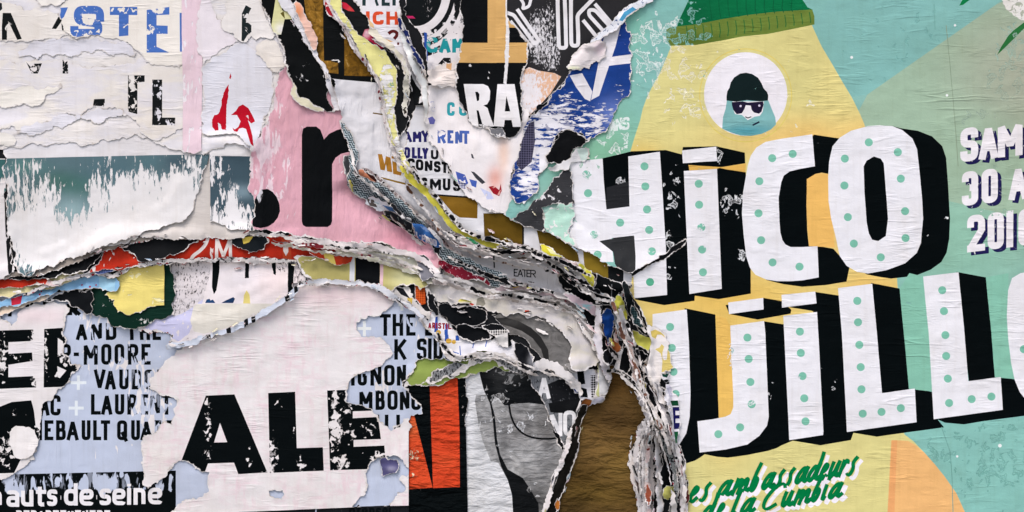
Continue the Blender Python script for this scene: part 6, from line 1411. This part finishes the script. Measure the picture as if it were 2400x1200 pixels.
ribbon("blue, white and turquoise torn fringe at the top left corner of the green poster", "1385,108 1405,88 1430,72 1448,52 1462,34 1485,18 1512,6 1545,-20", [5, 14, 16, 22, 22, 18, 14, 8], '#dfe0e6', wear=.36, worn='#2a4d86', mk=dict(wear='scrape'), ew=6, curl=6, lift=3,
       prints=[Pr('print_panel', "1450,50 1462,30 1482,18 1490,24 1470,38 1458,52", '#4a93b8', wear=.3, worn='#e2e2e6'), Pr('print_panel', "1470,40 1490,24 1512,14 1512,20 1485,34 1470,46", '#20263f')])
sheet('paper_scrap', "rose tinted white flap folded over between charcoal and blue posters", "paper scrap", "1327,158 1338,142 1345,126 1356,112 1368,104 1390,102 1418,100 1422,112 1418,125 1410,136 1402,146 1384,152 1372,160 1358,168 1340,168 1330,164", '#e4dbda', curl=2, ew=6, step=4, soft=6, amp=.16, fold=.6, wear=.22, worn='#e8ccd2', mk=dict(crumple=2.2), shade=[(1345, 162, 16, 6, '#dfe0b8', .9), (1405, 115, 12, 16, '#e6cdd2', .7)])
sheet('paper_scrap', "black torn scrap shaped like a hood at the tip of the blue poster", "paper scrap", "1290,345 1298,330 1308,316 1320,308 1334,305 1350,309 1366,318 1374,326 1384,322 1378,332 1366,338 1350,346 1342,356 1334,370 1322,380 1310,387 1296,385 1282,376 1275,368 1284,358", '#101113', curl=3, ew=4, step=6, wear=.08, worn='#d5d2d4', mk=dict(wear='scrape'))
sheet('paper_scrap', "white torn piece with a pale mint corner above the left stem of the H", "paper scrap", "1332,395 1318,398 1302,402 1290,402 1282,395 1300,388 1316,384 1328,374 1338,360 1352,350 1370,344 1380,350 1382,376 1360,379! 1337,381!", '#e6e3e4', curl=4, ew=5, step=6, prints=[Pr('print_panel', "1352,352 1370,346 1378,355 1380,374 1362,377", '#cfe2da', wear=.3)])

# ================================================================== cluster of torn edges left of the marquee letters
sheet('paper_scrap', "deep blue pointed scrap standing in the torn cluster", "paper scrap", "1410,730 1420,722 1434,728 1440,750 1438,780 1432,800 1428,815 1422,806 1416,785 1410,758", '#1f4c9c', curl=3, ew=4, step=5, shade=[(1420, 735, 14, 8, '#14284a', .8)])
ribbon("white torn edge left of the deep blue scrap", "1398,705 1404,730 1402,760 1400,790 1405,815 1412,845 1420,875 1428,900", [6, 16, 14, 22, 16, 14, 12, 6], '#ddd6da', mk=dict(messy=True), ew=7, curl=4)
sheet('paper_scrap', "rust brown wood grained scrap right of the deep blue one", "paper scrap", "1440,770 1446,765 1448,785 1444,800 1456,815 1452,828 1446,830 1438,820 1432,812 1436,795", '#a05c34', curl=3, ew=4, step=4, mk=dict(wear='drip'), wear=.2, worn='#6e3a1d')
ribbon("steel grey torn ribbon beside the rust brown scrap", "1432,700 1440,725 1448,755 1452,785 1460,800 1470,780", [6, 12, 12, 10, 14, 4], '#8f99a3', wear=.3, worn='#1c2024', mk=dict(wear='drip'), ew=6, curl=4)
sheet('paper_scrap', "black arch shaped scrap with a white left border in the torn cluster", "paper scrap", "1440,868 1450,840 1460,816 1470,810 1478,822 1480,845 1478,868 1472,880 1456,875 1444,875", '#e3dfe1', curl=3, ew=4, step=5, prints=[Pr('print_panel', "1453,870 1458,835 1464,815 1474,812 1480,830 1480,880 1460,882", '#0e0f12')])
sheet('paper_scrap', "small black scrap with white torn rim left of the arch shaped one", "paper scrap", "1415,822 1428,815 1440,830 1436,850 1422,856 1412,845", '#121316', curl=3, ew=5, step=4)
sheet('paper_scrap', "upper lime yellow pointed scrap in the torn cluster", "paper scrap", "1436,720 1442,700 1449,684 1458,700 1466,715 1470,735 1462,752 1450,742 1440,735", '#cfcb52', curl=3, ew=4, step=5, prints=[Pr('print_panel', "1450,716 1462,714 1464,730 1452,728", '#e4e2bf')])
ribbon("black ribbon with white rim running down from the lower stem of the H", "1460,660 1470,690 1478,715 1488,742 1500,765 1515,785", [8, 18, 22, 22, 18, 5], '#14191b', ew=6, curl=4)
sheet('paper_scrap', "dark netted triangular scrap against the white marquee letter", "paper scrap", "1478,715 1486,720 1494,740 1508,760 1518,780 1512,782 1498,768 1484,762 1480,740", '#1a282b', curl=3, ew=5, step=5, worn='#33494c', mk=dict(pattern='halftone'))
sheet('paper_scrap', "lower lime yellow folded scrap in the torn cluster", "paper scrap", "1482,772 1496,776 1510,786 1524,792 1526,808 1520,828 1508,818 1494,812 1488,795", '#d0cb5e', curl=3, ew=5, step=5, lifts=[(1505, 790, 14, 5, 4)])
sheet('paper_scrap', "black shred under the lower lime yellow scrap", "paper scrap", "1492,822 1506,820 1518,832 1514,850 1496,852 1490,838", '#101114', curl=2, ew=5, step=4)
ribbon("long white torn ribbon falling from the tear past the brown poster", "1452,722 1462,760 1474,795 1482,830 1490,865 1498,900 1508,935 1516,965 1520,1000", [6, 18, 16, 14, 18, 16, 20, 14, 8], '#e2dde0', wear=.14, worn='#5b4038', mk=dict(wear='scrape', messy=True), ew=7, curl=6)
ribbon("speckled red brown and white strip in the torn cluster", "1474,800 1480,830 1486,860 1492,885 1498,900", [5, 13, 14, 16, 6], '#c9b2aa', wear=.38, worn='#6b3426', mk=dict(wear='scrape'), ew=5, curl=3)
ribbon("dark curl with white rim arching over the top of the brown poster", "1420,868 1440,868 1458,876 1476,890 1494,905 1508,925 1516,950", [6, 14, 12, 14, 16, 12, 5], '#1c2024', wear=.36, worn='#a9b2b4', mk=dict(wear='scrape'), ew=7, curl=4)
sheet('paper_scrap', "golden brown curl at the upper left corner of the brown poster", "paper scrap", "1362,948 1366,936 1374,932 1390,936 1412,928 1420,930 1412,944 1392,946 1378,950 1364,962", '#b9b7c4', curl=4, ew=4, step=4, prints=[Pr('print_panel', "1360,965 1362,936 1372,933 1388,938 1384,948 1374,955", '#7d4a24')])
ribbon("black and white banded ribbon along the left side of the brown poster", "1372,948 1358,975 1350,1005 1346,1040 1338,1075 1322,1110 1308,1145 1296,1180 1288,1230", [8, 20, 22, 24, 26, 26, 28, 30, 32], '#191714', wear=.07, worn='#b09b82', mk=dict(wear='scrape'), ew=9, curl=6, lift=3)
ribbon("wine red edged white sliver outside the black banded ribbon", "1340,1000 1330,1045 1318,1080 1302,1110 1290,1145 1280,1180 1270,1230", [5, 9, 10, 9, 8, 10, 8], '#e0d8d8', wear=.22, worn='#5e1424', mk=dict(wear='scrape'), ew=5, curl=5, lift=3)
sheet('paper_scrap', "tan sliver at the foot of the black banded ribbon", "paper scrap", "1298,1210 1300,1180 1306,1165 1312,1178 1310,1230 1300,1240", '#b06a2c', ew=5, step=4)
sheet('torn_poster', "pale grey shredded flap hanging right of the brown poster", "poster", "1500,990 1512,978 1524,980 1532,1000 1540,1040 1546,1080 1550,1140 1552,1260 1496,1270 1496,1200 1488,1150 1478,1120 1470,1090 1472,1065 1482,1048 1494,1030", '#cfc8c8', curl=6, ew=8, step=6, soft=16, wear=.36, worn='#2a282a', mk=dict(wear='drip', crease='v', crumple=1.6, messy=True), shade=[(1478, 1100, 12, 40, '#ddd2cc', .9), (1520, 1010, 12, 20, '#6a696c', .6)], lift=3)
for lab, path, w, c, wr, wc, ms in (
    ("grey white stringy strip left in the bundle of shreds", "1496,1000 1492,1040 1490,1090 1494,1140 1500,1190 1502,1240", [8, 14, 14, 12, 14, 14], '#d8d2d3', .3, '#3a3638', True),
    ("white strip with black holes in the middle of the bundle", "1508,985 1506,1030 1510,1080 1508,1130 1514,1180 1514,1240", [8, 13, 16, 14, 16, 14], '#e6e1e2', .33, '#17181b', False),
    ("pinkish strip with dark red flecks in the bundle", "1520,985 1518,1030 1514,1075 1512,1110 1518,1160 1524,1240", [6, 10, 12, 9, 12, 12], '#dfc9c6', .34, '#7a3026', False),
    ("dark strip with white rim right in the bundle", "1524,990 1530,1030 1534,1080 1534,1130 1536,1180 1538,1240", [5, 12, 12, 10, 14, 14], '#222124', .3, '#bdb8b9', True),
    ("clean white strip at the right of the bundle", "1532,1010 1540,1060 1542,1110 1546,1160 1546,1240", [5, 12, 16, 14, 16], '#e9e4e5', .12, '#3b3a3c', False)):
    ribbon(lab, path, w, c, wear=wr, worn=wc, mk=dict(wear='scrape', messy=ms), ew=6, curl=6, lift=2.4)
sheet('paper_scrap', "rust red chip near the bottom of the bundle of shreds", "paper scrap", "1512,1125 1518,1135 1526,1150 1522,1170 1514,1182 1508,1160", '#8f4a36', ew=4, step=4, lift=3)
sheet('paper_scrap', "upper pale yellow fragment in the lower cluster", "paper scrap", "1530,960 1545,953 1556,960 1552,985 1545,1000 1550,1040 1540,1025 1536,990", '#dbd374', step=5, ew=5)
sheet('torn_poster', "large black fragment with frayed edges in the lower cluster", "poster", "1535,895 1560,910 1572,940 1562,960 1545,955 1550,1040 1560,1060 1585,1085 1596,1120 1590,1150 1570,1165 1552,1150 1542,1110 1545,1060 1535,980 1528,930", '#0f1113', step=6, ew=7, curl=4, wear=.14, worn='#b8b5b7', mk=dict(wear='scrape'))
sheet('paper_scrap', "pale yellow triangle over the black fragment", "paper scrap", "1552,1140 1560,1132 1586,1142 1580,1155 1566,1170 1554,1164", '#dcd676', step=4, ew=4)
sheet('paper_scrap', "yellow triangle scrap beside the brown chip in the lower cluster", "paper scrap", "1506,880 1514,885 1528,905 1534,908 1524,912 1512,908", '#d6cf66', step=4, ew=4)
sheet('paper_scrap', "brown teardrop chip above the yellow triangle", "paper scrap", "1504,858 1512,850 1517,842 1516,862 1510,876 1502,868", '#6f5236', step=4, ew=4)
ribbon("white wavy torn edge running down the left of the marquee letters", "1506,860 1516,890 1530,925 1550,950 1562,985 1572,1020 1586,1055 1594,1090 1600,1130 1602,1180 1600,1240", [5, 14, 16, 14, 18, 14, 16, 14, 16, 20, 18], '#e8e2e4', mk=dict(messy=True), wear=.08, worn='#2a2a2e', ew=7, curl=6, lift=3)
ribbon("grey green shredded strip against the black fragment", "1540,985 1550,1020 1560,1050 1572,1075 1580,1110 1586,1150 1576,1190 1566,1240", [6, 14, 16, 14, 12, 16, 18, 16], '#8a8d8c', wear=.42, worn='#202325', mk=dict(wear='scrape', messy=True), ew=6, curl=5, lift=2.4)
sheet('paper_scrap', "dark red pointed chip at the bottom by the green script", "paper scrap", "1602,1110 1608,1125 1614,1150 1612,1175 1604,1184 1600,1160", '#5c2a26', step=4, ew=4, lift=3)
sheet('torn_poster', "white peeling piece with runny yellow patches on the first letter stem of the lower row", "poster", "1516,762 1530,760 1545,768 1556,780 1562,798 1568,815 1572,835 1574,852 1578,862 1572,870 1550,876 1548,905 1555,930 1562,945 1548,945 1538,925 1530,905 1518,880 1512,860 1518,838 1525,815 1522,790", '#e6dfdc', curl=4, ew=4, step=6, soft=10,
      prints=[Pr('print_panel', "1524,776 1535,772 1548,778 1556,786 1558,792 1550,784 1540,784 1536,794 1526,788", '#d8bf68'), Pr('print_panel', "1535,818 1545,814 1550,806 1556,812 1552,825 1552,838 1556,844 1562,842 1564,820 1568,816 1571,850 1577,860 1568,868 1550,872 1552,845 1548,828", '#d8c272')])
sheet('paper_scrap', "bits of green and navy block print beside the stem of the lower row", "paper scrap", "1548,874 1572,874! 1566,890 1572,905 1580,920 1590,932! 1592,990 1588,1010 1585,1035 1580,1040 1572,1000 1562,950 1552,915", '#e4e0e4', curl=2, ew=3, step=5,
      prints=[Pr('print_panel', "1550,874! 1568,874! 1562,884 1552,882", '#153f34'), Pr('print_panel', "1553,890 1562,888 1572,892 1573,900 1556,900", '#17181c'), Pr('print_panel', "1560,902! 1574,902! 1575,930! 1568,930!", '#b9b6c4'), Pr('print_panel', "1570,938! 1588,938! 1590,950! 1574,950!", '#14472e'), Pr('print_panel', "1575,953! 1592,953! 1592,962! 1582,962! 1582,972! 1592,972! 1592,980! 1582,980! 1582,990! 1592,990! 1592,1004! 1578,1004!", '#1d1c56'), Pr('print_panel', "1578,1010! 1588,1010! 1588,1036 1582,1038", '#1a5a38')])


W1_, W2_, W3_, K1, K2 = '#ddd6d2', '#cfc6c2', '#bcb0ab', '#0d0e11', '#17181b'
layer_stack("wad of thin torn layers along the bright yellow ribbon in the central tear", "968,405 1000,445 1035,485 1062,528 1110,556 1180,578 1250,594 1320,622 1390,655 1450,688", (20, 27, 34), (K1, W2_, '#6b4a3a'), 5)
layer_stack("wad of pale and dark torn layers between the herringbone tip and the cream poster", "1020,640 1080,655 1140,678 1200,684 1260,692 1320,706 1370,734 1400,770", (3, 10, 17), (W1_, K1, W3_), 5.5)
layer_stack("wad of torn layers framing the herringbone strip on its right", "800,262 818,300 838,345 850,390 890,420 930,455 970,490 1010,530 1050,578", (20, 27), (W1_, K2), 5)
layer_stack("upright wad of torn layers dropping beside the marquee letters", "1440,690 1462,750 1482,815 1500,875 1524,935 1548,1000 1572,1060 1590,1130 1596,1230", (-12, -5, 2, 9, 16), (W1_, K1, W2_, '#7a5547', W1_), 7)
layer_stack("upright wad of torn layers left of the bundle of shreds", "1420,860 1455,878 1490,905 1512,950 1520,990 1508,1040 1498,1100 1502,1160 1506,1240", (-4, 3, 10), (K1, W1_, '#8e8a8c'), 6)
layer_stack("wad of thin torn layers along the left side of the yellow winding strip", "774,15 800,62 832,112 860,152 888,192 902,240 908,290 922,345 946,392", (-6, 1), (W1_, '#6e1826'), 4)
layer_stack("wad of torn layers arching over the green strip and the jeans poster", "985,742 1025,780 1062,842 1120,826 1180,834 1225,856 1262,872 1310,884 1350,910", (-5, 1, 7), (W1_, K2, W2_), 5.5)
layer_stack("wad of torn layers under the pink poster and over the olive stripes", "640,560 720,572 800,590 870,602 940,618 985,640 1010,680 1040,715", (-6, 0, 6), (W1_, '#7c2a30', '#d0ccb8'), 5.5)
rims = ("815,440 880,485 950,520 1000,560 1050,600 1120,640 1190,665 1280,690 1350,720 1400,760", "950,385 985,430 1030,480 1060,530 1110,555 1180,575 1260,600 1340,640 1400,660 1450,680", "1060,560 1150,590 1240,600 1300,625 1350,665 1400,700 1440,720",
        "1000,690 1060,705 1140,720 1240,735 1310,765 1345,800", "1400,700 1420,780 1450,860 1490,900 1520,960", "1450,690 1480,780 1510,880 1550,950 1580,1050 1600,1180", "1500,1000 1495,1080 1505,1200", "1525,1000 1530,1100 1540,1200", "1372,950 1345,1020 1320,1110 1285,1210")
shreds('paper_shreds', "countless thin shreds and fibres of paper along the rims of the central tear", rims, 170, 5, 12, 34, ['#ddd6d4', '#d3cbc8', '#0c0d10', '#0c0d10', '#141518', '#8e8a8c', '#c9aeb2', '#3a2a26', '#cfc45a', '#7a1f2a', '#9db3bb', '#e2dddb', '#5b4a3d'])
rims2 = ("-40,690 60,690 140,665 230,635 300,615 400,610 520,606 700,610 800,603", "60,640 150,615 250,575 340,556 470,560 600,553 720,570 860,580 960,600 1020,640", "700,670 790,662 880,672 950,705 1000,740", "400,808 520,778 610,742 690,690",
         "690,40 740,130 775,200 805,290 830,360", "775,20 820,85 870,165 900,250 915,330 950,400", "860,70 930,130 955,200 955,280", "935,20 960,120 1000,200 1003,300 1050,400 1130,480 1210,510", "1240,500 1330,575 1420,620 1470,640")
shreds('paper_shreds', "fine shreds and fibres along the thinner tears left of and above the central one", rims2, 140, 9, 6, 22, ['#e2dcda', '#d8d1ce', '#141518', '#0c0d10', '#b9b2b0', '#c9aeb2', '#7a2a22', '#d6cfa8', '#93abc0', '#e6e1df'])
